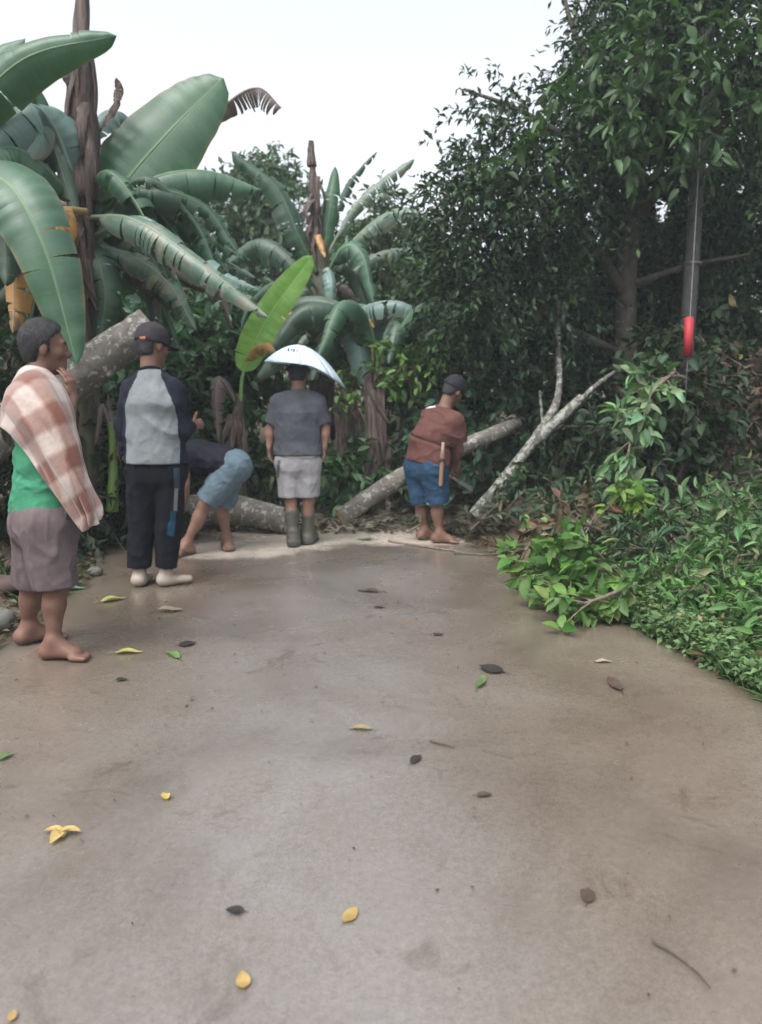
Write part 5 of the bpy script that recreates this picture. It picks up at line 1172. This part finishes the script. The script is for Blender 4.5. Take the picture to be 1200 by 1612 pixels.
lo, hi = bounds(J, base); S = Sdf(lo, hi, H1); pe = (J['hipR'] + J['hipL']) / 2
hem = at(60, 806, Yp) - base
trunk_prims(S, J, u, .02, .05, clip=[(hem, (.0, 0, -1))], flare=.03); sleeve(S, J, 'R', .75, .066, .064); sleeve(S, J, 'L', .75, .075, .07); S.plane(J['neck'] + np.array((0.0, 0, -.012)), (-.1, 0, 1))
cloth(p1, 'shirt', S, M['green'], (.009, 7, 9, 3))
S = pants(J, u, H1, 1.0, .097, at(60, 796, Yp) - base, (0, 0, 1), .03, crotch=.1); 
# legs of the shorts end in a level hem
cloth(p1, 'shorts', S, M['mauve'], (.008, 12, 4, 9))
m, nt, b, _ = mat_base('checked_shawl'); mp = nt.nodes.new('ShaderNodeMapping'); tc = nt.nodes.new('ShaderNodeTexCoord'); nt.links.new(tc.outputs['UV'], mp.inputs[0]); sx = nt.nodes.new('ShaderNodeSeparateXYZ'); nt.links.new(mp.outputs[0], sx.inputs[0])
def stripe(sock, per, ph):
    a = node(nt, 'ShaderNodeMath', operation='MULTIPLY_ADD'); nt.links.new(sock, a.inputs[0]); a.inputs[1].default_value = 1 / per; a.inputs[2].default_value = ph
    f = node(nt, 'ShaderNodeMath', operation='FRACT'); nt.links.new(a.outputs[0], f.inputs[0])
    g_ = node(nt, 'ShaderNodeMath', operation='PINGPONG'); nt.links.new(f.outputs[0], g_.inputs[0]); g_.inputs[1].default_value = .5
    r_ = nt.nodes.new('ShaderNodeMapRange'); r_.inputs[1].default_value = .2; r_.inputs[2].default_value = .3; nt.links.new(g_.outputs[0], r_.inputs[0]); return r_.outputs[0]
nz = noise_node(nt, 5, 3, .5, mp.outputs[0]); 
ya = node(nt, 'ShaderNodeMath', operation='MULTIPLY_ADD'); nt.links.new(nz, ya.inputs[0]); ya.inputs[1].default_value = .06; nt.links.new(sx.outputs[0], ya.inputs[2])
s1, s2 = stripe(ya.outputs[0], .2, .3), stripe(sx.outputs[1], .2, .15)
cream, pink, brown = (.36, .3, .275), (.215, .135, .112), (.12, .042, .027)
c = mixc(nt, s2, mixc(nt, s1, cream, pink), mixc(nt, s1, pink, brown))
c = mixc(nt, .6, c, ramp(nt, noise_node(nt, 60, 4, .6, mp.outputs[0]), [(.3, (.75, .75, .75)), (.7, (1.15, 1.15, 1.15))]), 'MULTIPLY')
nt.links.new(c, b.inputs['Base Color']); b.inputs['Roughness'].default_value = .95; b.inputs['Sheen Weight'].default_value = .3; bump(nt, b, noise_node(nt, 260, 3, .6, tc.outputs['Object']), .5, .004); M['shawl'] = m
rel = lambda px, py, dY: at(px, py, Yp + dY) - base
ROWS = [[(20, 705, .22), (20, 672, .24), (26, 642, .25), (38, 622, .26), (52, 615, .27), (68, 620, .28)], [(8, 694, .06), (8, 655, .05), (14, 622, .04), (24, 598, .04), (38, 580, .05), (54, 575, .05)],
        [(3, 672, -.1), (7, 640, -.17), (22, 610, -.21), (48, 592, -.2), (72, 590, -.13), (88, 598, -.02)], [(20, 686, -.19), (32, 670, -.25), (56, 652, -.285), (80, 640, -.265), (98, 636, -.18), (108, 638, -.06)],
        [(52, 726, -.21), (64, 714, -.26), (86, 700, -.29), (102, 692, -.275), (114, 688, -.19), (121, 686, -.07)], [(88, 772, -.23), (96, 765, -.265), (112, 754, -.29), (122, 746, -.27), (131, 743, -.19), (136, 740, -.1)],
        [(122, 816, -.21), (128, 813, -.235), (138, 806, -.25), (145, 802, -.23), (150, 798, -.18), (153, 795, -.13)], [(133, 833, -.2), (137, 832, -.21), (144, 828, -.225), (151, 823, -.21), (156, 817, -.18), (160, 811, -.15)]]
g3 = np.array([[rel(*q) for q in row] for row in ROWS]); nS, nT = 72, 96
g3 = np.array([catmull(row, nS) for row in g3]); g3 = np.stack([catmull(g3[:, i], nT) for i in range(nS)], 1)
gn = np.cross(np.gradient(g3, axis=1), np.gradient(g3, axis=0)); gn /= np.linalg.norm(gn, axis=2)[:, :, None] + 1e-9
if gn[nT // 2, nS // 2, 1] > 0: gn = -gn
tt_, ss_ = np.meshgrid(np.linspace(0, 1, nT), np.linspace(0, 1, nS), indexing='ij')
gw_ = np.clip((tt_ - .2) * 2.2, .15, 1)
fold = .011 * np.sin(ss_ * 17 + 2.2 * np.sin(tt_ * 4.0) + 1) + .007 * np.sin(ss_ * 33 + 3 * np.sin(tt_ * 6 + 1)) + .008 * vnoise(ss_ * 5, tt_ * 7, tt_ * 0) + .004 * vnoise(ss_ * 13, tt_ * 15, tt_ * 0)
g3 = g3 + gn * (fold * gw_)[:, :, None]
wid = np.linalg.norm(np.diff(g3, axis=1), axis=2); uu = np.concatenate([np.zeros((nT, 1)), np.cumsum(wid, 1)], 1); uu -= uu[:, -1:]
vv_ = np.concatenate([[0], np.cumsum(np.linalg.norm(np.diff(g3[:, nS - 8], axis=0), axis=1))])[:, None] * np.ones((1, nS))
f_ = [(i * nS + j, i * nS + j + 1, (i + 1) * nS + j + 1, (i + 1) * nS + j) for i in range(nT - 1) for j in range(nS - 1)]
so_ = obj('shawl', mesh_np('shawl', g3.reshape(-1, 3), np.array(f_), M['shawl'], None, True, np.stack([uu.ravel(), vv_.ravel()], 1)), p1); so_['label'] = 'brown and cream checked shawl draped over the right shoulder'
mo = so_.modifiers.new('thickness', 'SOLIDIFY'); mo.thickness = .009; mo.offset = -1
M['dark_detail'] = simple('dark_trim', (.012, .012, .015), (.03, .03, .035), 20, .7)
a2, f2 = tube([rel(104, 804, -.2), rel(106, 818, -.2)], .008, 6); obj('pocket_trim', mesh_np('pocket_trim', a2, f2, M['dark_detail']), p1)
# ---- 2: man in the raglan shirt and black trousers, back to the camera
base = G(248, 921); Yp = base[1]; u = 1.03; rel = lambda px, py, dY: at(px, py, Yp + dY) - base
J = JJ(base, dict(head=(241, 545, Yp + .03), neck=(238, 588, Yp), shL=(207, 613, Yp - .02), shR=(273, 613, Yp), elL=(193, 668, Yp + .02), wrL=(200, 722, Yp + .1), elR=(287, 678, Yp + .02), wrR=(302, 670, Yp + .2),
     hipL=(228, 742, Yp), hipR=(266, 742, Yp + .01), knL=(222, 825, Yp + .01), knR=(266, 828, Yp + .02), anL=(220, 905, Yp), anR=(262, 908, Yp), face=(.55, .82, -.2), hup=(.08, .1, 1), toeL=(.1, 1, 0), toeR=(.9, .4, 0)))
J['anL'][2] = J['anR'][2] = .1
p2 = person(base, 'man in grey raglan shirt with navy sleeves, dark cap and black trousers')
body(p2, J, u, H1, M['skin'], hands=[(J['wrL'], (.3, .3, -.9), (.5, .3, .1), (0, 1, .2), .5), (J['wrR'], (.6, .75, .1), (-.6, .5, -.3), (0, .2, 1), 1.0)], shoes=True)
hair_cap(p2, J, u * 1.0, H1, .008, .0, -.075, 7)
M['capdark'] = fabric('dark_cap_cloth', (.022, .02, .024), (.04, .036, .042)); M['orange_patch'] = simple('orange_patch', (.35, .12, .06), (.4, .16, .09), 20, .8)
cp2 = ball_cap(p2, J, u, H1, M['capdark'], None, 'cap', 'dark baseball cap with small rust coloured patch')
lo, hi = bounds(J, base); S = Sdf(lo, hi, H1); hem = rel(246, 729, 0)
trunk_prims(S, J, u, .016, .05, clip=[(hem, (0, 0, -1))], flare=.025)
sleeve(S, J, 'L', 1, .062, .055, .85, .044); sleeve(S, J, 'R', 1, .062, .055, .8, .044); S.plane(J['neck'] + np.array((0, 0, .02)), (0, .4, 1))
xc, zt, za = J['neck'][0], J['neck'][2], J['neck'][2] - .2
def raglan(V):
    w = np.interp(V[:, 2], [za - .25, za, zt - .02, zt + .05], [.18, .165, .08, .065]); s_ = ((V[:, 0] - xc - .002) > w * 1.0) | ((V[:, 0] - xc) < -w * .86)
    for q in 'LR':
        a, e = J['sh' + q], J['el' + q]; w_ = J['wr' + q]
        for A_, B_ in ((a * .6 + e * .4, e), (e, w_)):
            t = np.clip(((V - A_) @ (B_ - A_)) / ((B_ - A_) @ (B_ - A_)), 0, 1); s_ |= np.linalg.norm(V - A_ - t[:, None] * (B_ - A_), axis=1) < .068
    return s_.astype(float)
M['ltgrey'] = fabric('pale_grey_jersey', (.125, .14, .15), (.175, .19, .2)); M['navy'] = fabric('navy_jersey', (.007, .009, .016), (.016, .018, .028))
cloth(p2, 'shirt', S, M['ltgrey'], (.009, 8, 4, 6), split=(raglan, 'sleeves', M['navy']))
M['black'] = fabric('black_trouser_cloth', (.004, .0045, .007), (.009, .0095, .014))
S = pants(J, u, H1, 1, .08, rel(246, 716, 0), (0, 0, 1), .01, .93, .07); tr_o = cloth(p2, 'trousers', S, M['black'], (.009, 10, 6, 12))
# print down the right trouser leg: slate stripe, pale bar, turquoise mark
M['slate'] = fabric('slate_print', (.02, .036, .05), (.03, .05, .065)); M['palebar'] = fabric('pale_print', (.12, .13, .13), (.16, .17, .17)); M['turq'] = fabric('turquoise_print', (.009, .04, .07), (.014, .055, .09))
def decal(th, name, poly, surf_obj, mat, lift=.004, axis=(0, 1, 0), parent=None):
    """flat print laid on the cloth: a fine grid inside the pixel quad, dropped onto the cloth's surface"""
    me = surf_obj.data; V = np.zeros(len(me.vertices) * 3); me.vertices.foreach_get('co', V); V = V.reshape(-1, 3)
    from mathutils.bvhtree import BVHTree
    bv = BVHTree.FromPolygons([tuple(x) for x in V], [tuple(p.vertices) for p in me.polygons])
    (a, b_, c_, d_) = [np.array(q) for q in poly]; n, k = 12, 5; pts = []; off = np.array(th.location); cam_l = np.array((0, 0, CAMZ)) - off
    for i in range(n):
        for j in range(k):
            s_, t = i / (n - 1), j / (k - 1); q = (a * (1 - t) + b_ * t) * (1 - s_) + (d_ * (1 - t) + c_ * t) * s_
            dr = ray(*q); hit = bv.ray_cast(Vector(cam_l), Vector(dr).normalized())
            pts.append(np.array(hit[0]) - nrm(dr) * lift if hit[0] is not None else None)
    good = [p for p in pts if p is not None]
    if not good: return
    ok = [p is not None for p in pts]; pts = [p if p is not None else good[0] for p in pts]
    f_ = [(i * k + j, i * k + j + 1, i * k + k + j + 1, i * k + k + j) for i in range(n - 1) for j in range(k - 1)]
    f_ = [f for f in f_ if all(ok[i] for i in f) and max(np.linalg.norm(pts[f[0]] - pts[i]) for i in f) < .06]
    return obj(name, mesh_np(name, np.array(pts), np.array(f_), mat), parent or surf_obj) if f_ else None
decal(p2, 'patch', [(220, 530), (229, 529), (229, 538), (221, 540)], cp2, M['orange_patch'])
decal(p2, 'stripe_print', [(273, 736), (283, 736), (283, 770), (275, 770)], tr_o, M['slate'])
decal(p2, 'stripe_print', [(275, 768), (281, 768), (279, 805), (273, 805)], tr_o, M['palebar'])
decal(p2, 'emblem_print', [(268, 804), (278, 804), (276, 820), (268, 822)], tr_o, M['turq'], .005)
decal(p2, 'emblem_print', [(265, 822), (277, 818), (274, 845), (263, 842)], tr_o, M['turq'], .005)
M['whiteshoe'] = simple('white_rubber', (.2, .17, .14), (.28, .24, .2), 20, .6)
for s_ in 'LR':
    an = J['an' + s_]; t = nrm(J['toe' + s_]); g0 = np.array((an[0], an[1], 0)); sd_ = np.array((-t[1], t[0], 0)); S = Sdf(g0 - .25, g0 + .3, H1)
    S.cone(g0 - t * .03 + UP * .04, g0 + t * .15 + UP * .03, .038, .027, .03, sd_, 1.25); S.cone(an, g0 + UP * .04, .045, .045, .03); S.plane((0, 0, .002), (0, 0, -1))
    V, Fc = S.mesh(); obj('shoe', mesh_np('shoe', V, Fc, M['whiteshoe']), p2)
collar(p2, J, nrm((0, .4, 1)), u, M['navy'], .014)
# ---- 3: bending man in denim shorts
base = G(330, 868); Yp = base[1] + .05; base[1] = Yp; u = 1.0; rel = lambda px, py, dY: at(px, py, Yp + dY) - base
J = JJ(base, dict(head=(252, 738, Yp + .02), neck=(277, 715, Yp + .02), shR=(291, 717, Yp - .16), shL=(296, 712, Yp + .18), elR=(291, 762, Yp - .17), wrR=(286, 806, Yp - .1), elL=(270, 760, Yp + .16), wrL=(250, 808, Yp + .05),
     hipR=(368, 735, Yp - .07), hipL=(366, 732, Yp + .12), knR=(322, 795, Yp - .13), knL=(350, 800, Yp + .16), anR=(294, 855, Yp - .16), anL=(357, 850, Yp + .14), face=(-.75, .1, -.7), hup=(-.6, 0, .8), toeR=(-.5, -.75, 0), toeL=(.3, -.9, 0)))
J['anL'][2] = J['anR'][2] = .095
p3 = person(base, 'bending man in navy shirt and light denim shorts behind the raglan shirt man')
body(p3, J, u, H1, M['skin2'], hands=[(J['wrR'], (-.3, .1, -.95), (-.8, .3, .2), (0, -1, .1), .7), (J['wrL'], (-.3, .1, -.95), (-.8, -.3, .2), (0, 1, .1), .7)])
hair_cap(p3, J, u, H1, .01, .03, -.075, 9)
lo, hi = bounds(J, base); S = Sdf(lo, hi, H1); ax3 = nrm((J['shR'] + J['shL']) / 2 - (J['hipR'] + J['hipL']) / 2)
trunk_prims(S, J, u, .026, .05, clip=[(rel(366, 715, 0), -ax3)], flare=.02); sleeve(S, J, 'R', .55, .075, .07); sleeve(S, J, 'L', .55, .075, .07); S.plane(J['neck'] + ax3 * .02, ax3)
M['navy_tee'] = fabric('dark_navy_cotton', (.008, .0085, .014), (.017, .018, .027)); cloth(p3, 'shirt', S, M['navy_tee'], (.009, 8, 8, 14))
M['denim_lt'] = fabric('light_denim', (.075, .115, .145), (.125, .17, .205)); S = pants(J, u, H1, .93, .088, rel(352, 712, 0), ax3, .024)
cloth(p3, 'shorts', S, M['denim_lt'], (.008, 12, 10, 15))
M['sandal'] = simple('brown_rubber', (.05, .03, .022), (.09, .055, .04), 20, .7)
def sandal(th, J, s_, u):
    an = J['an' + s_]; t = nrm(J['toe' + s_]); g0 = np.array((an[0], an[1], 0)); sd_ = np.array((-t[1], t[0], 0)); S = Sdf(g0 - .22, g0 + .28, .0065)
    S.cone(g0 - t * .04, g0 + t * .15, .045, .055, .01, clip=[((0, 0, .016), UP)]); S.plane((0, 0, .001), (0, 0, -1)); V, Fc = S.mesh(); o = obj('sandal', mesh_np('sandal', V, Fc, M['sandal']), th)
    for q in (-1, 1):
        a2, f2 = tube(catmull([g0 + t * .13 + UP * .03, g0 + t * .09 + sd_ * .03 * q + UP * .055, g0 + t * .04 + sd_ * .05 * q + UP * .02], 8), .007, 6); obj('strap', mesh_np('strap', a2, f2, M['sandal']), o)
sandal(p3, J, 'R', u); sandal(p3, J, 'L', u)

# ---- 4: man under the umbrella hat, back to the camera
base = G(471, 858); Yp = base[1]; u = .95; rel = lambda px, py, dY: at(px, py, Yp + dY) - base
J = JJ(base, dict(head=(470, 590, Yp + .02), neck=(470, 620, Yp), shL=(440, 634, Yp), shR=(500, 634, Yp), elL=(426, 675, Yp + .01), elR=(512, 675, Yp + .01), wrL=(424, 704, Yp + .0), wrR=(511, 704, Yp + .0),
     hipL=(455, 728, Yp), hipR=(484, 728, Yp), knL=(458, 790, Yp), knR=(486, 788, Yp + .03), anL=(462, 845, Yp - .02), anR=(485, 842, Yp + .08), face=(0, 1, -.25), toeL=(-.15, 1, 0), toeR=(.2, 1, 0)))
J['anL'][2] = J['anR'][2] = .1
p4 = person(base, 'man in grey tee shirt, pale shorts and olive rubber boots under an umbrella hat')
body(p4, J, u, H1, M['skin2'], hands=[(J['wrL'], (.05, .05, -1), (1, 0, 0), (0, 1, 0), .35), (J['wrR'], (-.05, .05, -1), (-1, 0, 0), (0, 1, 0), .35)], shoes=True)
hair_cap(p4, J, u, H1, .008, .03, -.07, 11)
lo, hi = bounds(J, base); S = Sdf(lo, hi, H1); trunk_prims(S, J, u, .03, .05, clip=[(rel(470, 716, 0), (0, 0, -1))], flare=.02); sleeve(S, J, 'L', .82, .07, .072); sleeve(S, J, 'R', .82, .07, .072); S.plane(J['neck'] + np.array((0, 0, .02)), (0, .3, 1))
M['grey_tee'] = fabric('grey_blue_cotton', (.046, .051, .06), (.072, .078, .09)); cloth(p4, 'shirt', S, M['grey_tee'], (.009, 8, 5, 21))
collar(p4, J, nrm((0, .3, 1)), u, M['grey_tee'], .014)
M['pale_short'] = fabric('pale_grey_polyester', (.2, .198, .21), (.27, .265, .28)); S = pants(J, u, H1, .88, .088, rel(470, 708, 0), (0, 0, 1), .012); sh4 = cloth(p4, 'shorts', S, M['pale_short'], (.008, 12, 4, 23))
M['white_band'] = fabric('white_waistband', (.4, .4, .4), (.46, .46, .46))
S = Sdf(lo, hi, H1); pe = (J['hipL'] + J['hipR']) / 2; S.cone(pe - UP * .05, pe + UP * .2, .136 * u, .136 * u, .01, (1, 0, 0), 1.4, clip=[(rel(470, 712, 0), (0, 0, 1)), (rel(470, 721, 0), (0, 0, -1))])
cloth(p4, 'waistband', S, M['white_band'], None)
M['stripe4'] = fabric('dark_side_stripe', (.06, .06, .075), (.09, .09, .105)); decal(p4, 'side_stripe', [(437, 724), (442, 724), (439, 752), (435, 752)], sh4, M['stripe4'])
M['boot'] = simple('olive_rubber', (.042, .044, .034), (.075, .074, .058), 8, .45, .2)
for s_ in 'LR':
    an, kn, t = J['an' + s_], J['kn' + s_], nrm(J['toe' + s_]); g0 = np.array((an[0], an[1], 0)); sd_ = np.array((-t[1], t[0], 0)); S = Sdf(g0 - .3, g0 + np.array((.3, .3, .5)), H1)
    topb = kn + (an - kn) * .2; S.cone(topb, an, .07 * u, .056 * u, .02, clip=[(topb, UP)]); S.cone(topb - UP * .02, topb + UP * .05, .058, .06, 0, op='sub')
    S.cone(an, g0 - t * .02 + UP * .045, .056, .05, .03); S.cone(g0 - t * .02 + UP * .045, g0 + t * .16 + UP * .04, .05, .042, .03, sd_, 1.2); S.wrinkle(.004, 6, 22, 31); S.plane((0, 0, .002), (0, 0, -1))
    V, Fc = S.mesh(); bo = obj('boot', mesh_np('boot', V, Fc, M['boot']), p4)
    S = Sdf(g0 - .3, g0 + .3, H1); S.cone(g0 - t * .025, g0 + t * .165, .056, .055, .01, clip=[((0, 0, .022), UP)]); S.plane((0, 0, .001), (0, 0, -1)); V, Fc = S.mesh(); obj('sole', mesh_np('sole', V, Fc, M['dark_detail']), bo)
# umbrella hat: eight panels on ribs, headband; the right side hangs lower
hc = J['head'] + base; apex = at(471, 543, Yp + .02)
uh = thing('umbrella_hat', hc, 'small pale umbrella hat worn by the man in the grey tee shirt', 'umbrella hat')
m, nt, b, out = mat_base('umbrella_nylon'); b.inputs['Base Color'].default_value = (.56, .67, .76, 1); b.inputs['Roughness'].default_value = .4; bump(nt, b, noise_node(nt, 30, 4, .6, coords(nt)), .2, .01)
tl_ = nt.nodes.new('ShaderNodeBsdfTranslucent'); tl_.inputs[0].default_value = (.7, .78, .82, 1); mx = nt.nodes.new('ShaderNodeMixShader'); mx.inputs[0].default_value = .3
nt.links.new(b.outputs[0], mx.inputs[1]); nt.links.new(tl_.outputs[0], mx.inputs[2]); nt.links.new(mx.outputs[0], out.inputs[0]); M['nylon'] = m
ux = nrm((1, .0, -.1)); uy = np.array((0, 1., 0)); uz = np.cross(ux, uy)
def can(a, s_):
    rr_ = .275 + .15 * max(0, math.cos(a - .1)) ** 2; droop = .155 + .16 * max(0, math.cos(a - .1)) ** 3
    d = s_ * rr_; z = -droop * (s_ ** 1.9) - .01 * s_
    return apex + ux * d * math.cos(a) + uy * d * math.sin(a) + uz * z
for k in range(8):
    a0, a1 = k * math.pi / 4 + .2, (k + 1) * math.pi / 4 + .2; V = []; n_, m_ = 9, 7
    for i in range(n_):
        for j in range(m_):
            s_, t = i / (n_ - 1), j / (m_ - 1); a = a0 + (a1 - a0) * (.004 + .992 * t); sag = math.sin(math.pi * t) * s_
            V.append(can(a, max(s_, .02) * (1 - .06 * sag)) - uz * .014 * sag)
    V = np.array(V) - hc; f_ = [(i * m_ + j, i * m_ + j + 1, i * m_ + m_ + j + 1, i * m_ + m_ + j) for i in range(n_ - 1) for j in range(m_ - 1)]
    o = obj('panel', mesh_np('panel', V, np.array(f_), M['nylon']), uh); so = o.modifiers.new('thickness', 'SOLIDIFY'); so.thickness = .0025
    P = np.array([can(a0, s_) for s_ in np.linspace(.02, 1.03, 10)]) - hc - uz * .007; a2, f2 = tube(P, .003, 6); obj('rib', mesh_np('rib', a2, f2, M['steel']), uh)
a2, f2 = tube([apex - hc - uz * .02, apex - hc + uz * .015, apex - hc + uz * .025], [.008, .008, .003], 8); obj('finial', mesh_np('finial', a2, f2, M['steel']), uh)
r_, f, up = head_frame(J); ang = np.linspace(0, 2 * math.pi, 33)
P = np.array([r_ * math.cos(a) * .088 * u + f * (math.sin(a) * .108 * u - .012) + up * .045 for a in ang]); a2, f2 = tube(P, .012, 8, False); obj('headband', mesh_np('headband', a2, f2[0], M['dark_detail']), uh)
for a in (0.6, 2.5, 4.7):
    p0 = np.array(r_ * math.cos(a) * .086 + f * math.sin(a) * .1 + up * .05); a2, f2 = tube([p0, apex - hc - uz * .02], .004, 6); obj('strut', mesh_np('strut', a2, f2, M['steel']), uh)
M['bluemark'] = fabric('blue_print', (.06, .1, .22), (.1, .15, .3))
for px, w in ((458, 3), (463, 2), (467, 4), (472, 2)):
    P = []; pan = [o for o in uh.children if o.name.startswith('panel')]
    q = can(-math.pi / 2 - (470 - px) * .03, .62) - uy * .006 - hc
    V = np.array([q + ux * sx_ * w * .0022 + uz * sz * .012 for sx_, sz in ((-1, -1), (1, -1), (1, 1), (-1, 1))]) + np.array((0, -.012, .012)); obj('print_mark', mesh_np('print_mark', V, np.array([(0, 1, 2, 3)]), M['bluemark']), uh)

# ---- 5: stooping man in the brown shirt
base = G(684, 852); Yp = base[1]; u = .97; rel = lambda px, py, dY: at(px, py, Yp + dY) - base
J = JJ(base, dict(head=(714, 616, Yp + .06), neck=(700, 645, Yp + .03), shR=(716, 664, Yp - .12), shL=(678, 656, Yp + .12), elR=(723, 706, Yp - .06), wrR=(712, 736, Yp + .12), elL=(712, 700, Yp + .25), wrL=(722, 736, Yp + .3),
     hipR=(684, 735, Yp - .07), hipL=(660, 733, Yp + .08), knR=(688, 792, Yp - .05), knL=(663, 792, Yp + .1), anR=(692, 842, Yp - .06), anL=(668, 838, Yp + .1), face=(.6, .62, -.5), hup=(.45, .15, .9), toeR=(.9, -.15, 0), toeL=(.75, .2, 0)))
J['anL'][2] = J['anR'][2] = .085; J['belly'] = np.array((-.045, .0, .02))
p5 = person(base, 'stooping barefoot man in brown shirt, denim knee shorts and black cap')
body(p5, J, u, H1, M['skin'], hands=[(J['wrR'], (-.1, .35, -.9), (-.2, .9, .2), (.9, .2, 0), .8), (J['wrL'], (-.2, -.1, -.9), (-.5, -.5, .2), (-.5, -.8, 0), .8)])
hair_cap(p5, J, u, H1, .008, .02, -.07, 17)
M['capblack'] = fabric('black_cap_cloth', (.01, .011, .013), (.022, .024, .028)); ball_cap(p5, J, u, H1, M['capblack'], None, 'cap', 'plain black cap')
lo, hi = bounds(J, base); S = Sdf(lo, hi, H1); ax5 = nrm((J['shR'] + J['shL']) / 2 - (J['hipR'] + J['hipL']) / 2)
trunk_prims(S, J, u, .03, .05, clip=[(rel(670, 728, 0), (-.15, 0, -1))], flare=.025); sleeve(S, J, 'R', .75, .082, .075); sleeve(S, J, 'L', .75, .082, .075); S.plane(J['neck'] + ax5 * .02, ax5)
pe = (J['hipR'] + J['hipL']) / 2; _, PP = S.box(S.lo, S.lo + S.n * S.h); PP = PP[:S.n[0], :S.n[1], :S.n[2]]
S.D += (.016 * np.exp(-((PP @ ax5 - (rel(672, 693, 0) @ ax5)) / .012) ** 2)).astype(np.float32)    # crease of the tied waist
M['brown_tee'] = fabric('brown_cotton', (.068, .03, .027), (.1, .047, .041)); sh5 = cloth(p5, 'shirt', S, M['brown_tee'], (.009, 8, 8, 27))
decal(p5, 'white_print', [(670, 637), (684, 634), (686, 641), (671, 643)], sh5, M['white_band'], .005)
collar(p5, J, ax5, u, M['brown_tee'], .014)
M['denim'] = fabric('blue_denim', (.013, .034, .068), (.026, .06, .11)); S = pants(J, u, H1, 1.0, .088, rel(670, 716, 0), (.15, 0, 1), .026); sh5b = cloth(p5, 'shorts', S, M['denim'], (.009, 12, 8, 29))
M['hem'] = fabric('frayed_pale_hem', (.2, .22, .24), (.28, .3, .31))
for s_ in 'LR':
    a, k_ = J['hip' + s_], J['kn' + s_]; d = nrm(k_ - a); e = a + (k_ - a) * 1.0; lo_, hi_ = e - .16, e + .16; S = Sdf(lo_, hi_, H1); S.cone(e - d * .1, e + d * .1, .092, .092, .01, clip=[(e + d * .005, d), (e - d * .015, -d)])
    S.cone(e - d * .12, e + d * .12, .074, .074, 0, op='sub'); V, Fc = S.mesh(); obj('rolled_hem', mesh_np('rolled_hem', V, Fc, M['hem']), p5)
# machete in a wooden sheath at his hip, second blade in the hand
M['sheath'] = simple('pale_wood', (.13, .075, .05), (.2, .12, .08), 14, .6, .3, 50, .003, (1, 1, .2)); M['blade'] = simple('dull_blade', (.12, .12, .125), (.22, .22, .22), 20, .35); M['handle'] = simple('pale_handle', (.3, .23, .17), (.38, .3, .22), 20, .6)
s0, s1 = rel(697, 712, -.215), rel(694, 764, -.2); mt_ = thing('machete', base + s0, 'machete in a pale wooden sheath hanging at the hip of the brown shirt man', 'machete'); d = nrm(s1 - s0)
S = Sdf(np.minimum(s0, s1) - .06, np.maximum(s0, s1) + .06, .006); S.cone(s0, s1, .013, .011, .005, (1, .2, 0), 1.6); V, Fc = S.mesh(); obj('sheath', mesh_np('sheath', V - s0, Fc, M['sheath']), mt_)
S = Sdf(s0 - .2, s0 + .08, .006); S.cone(s0 - d * .015, s0 - d * .1, .013, .015, .005); S.cone(s0 - d * .1, s0 - d * .13 + np.array((.012, 0, 0)), .015, .012, .008); V, Fc = S.mesh(); obj('handle', mesh_np('handle', V - s0, Fc, M['handle']), mt_)
a2, f2 = tube([s0 + d * .06 + np.array((0, .02, 0)), s0 + d * .06 + np.array((0, -.03, 0))], .006, 8)
S = Sdf(s0 - .1, s0 + .15, .006); S.cone(s0 + d * .05, s0 + d * .075, .019, .019, .0, (1, .2, 0), 1.7, clip=[(s0 + d * .078, d), (s0 + d * .048, -d)]); V, Fc = S.mesh(); obj('band', mesh_np('band', V - s0, Fc, M['dark_detail']), mt_)
k0 = J['wrR'] + base + np.array((-.01, .03, -.08)); kn_ = thing('parang', k0, 'dark blade held in the lowered hand of the brown shirt man', 'machete')
bd = nrm((.5, .5, -.35)); S = Sdf(np.array((-.12,) * 3), np.array((.4, .4, .2)), .006); S.cone(bd * -.05, bd * .06, .014, .013, .004); V, Fc = S.mesh(); obj('handle', mesh_np('handle', V, Fc, M['handle']), kn_)
wv = nrm(np.cross(bd, (0.3, -1, 0))); V = np.array([bd * .05 + wv * .012, bd * .05 - wv * .014, bd * .2 - wv * .022, bd * .33 - wv * .03, bd * .36 + wv * .01, bd * .2 + wv * .014]); tn = nrm(np.cross(bd, wv)) * .002
V2 = np.concatenate([V + tn, V - tn]); f_ = [(i, (i + 1) % 6, 6 + (i + 1) % 6, 6 + i) for i in range(6)]; q_ = [(0, 1, 2, 5), (5, 2, 3, 4), (11, 8, 7, 6), (10, 9, 8, 11)]
obj('blade', mesh_np('blade', V2, np.array(f_ + q_), M['blade'], None, False), kn_)

# ================================================================== DAMP AIR
m = bpy.data.materials.new('damp_air'); m.use_nodes = True; nt = m.node_tree; nt.nodes.clear()
out = nt.nodes.new('ShaderNodeOutputMaterial'); pv = nt.nodes.new('ShaderNodeVolumePrincipled'); pv.inputs['Color'].default_value = (.86, .93, 1, 1); pv.inputs['Density'].default_value = .0024; nt.links.new(pv.outputs[0], out.inputs['Volume'])
x0, x1, y0, y1, z0, z1 = -152, 152, -152, 152, -1.3, 8.8
V = np.array([(x, y, z) for x in (x0, x1) for y in (y0, y1) for z in (z0, z1)]); f_ = [(0, 1, 3, 2), (4, 6, 7, 5), (0, 4, 5, 1), (2, 3, 7, 6), (0, 2, 6, 4), (1, 5, 7, 3)]
tag(obj('haze', mesh_np('haze', V, np.array(f_), m, None, False)), 'thin damp haze in the air', 'haze', None, 'stuff')
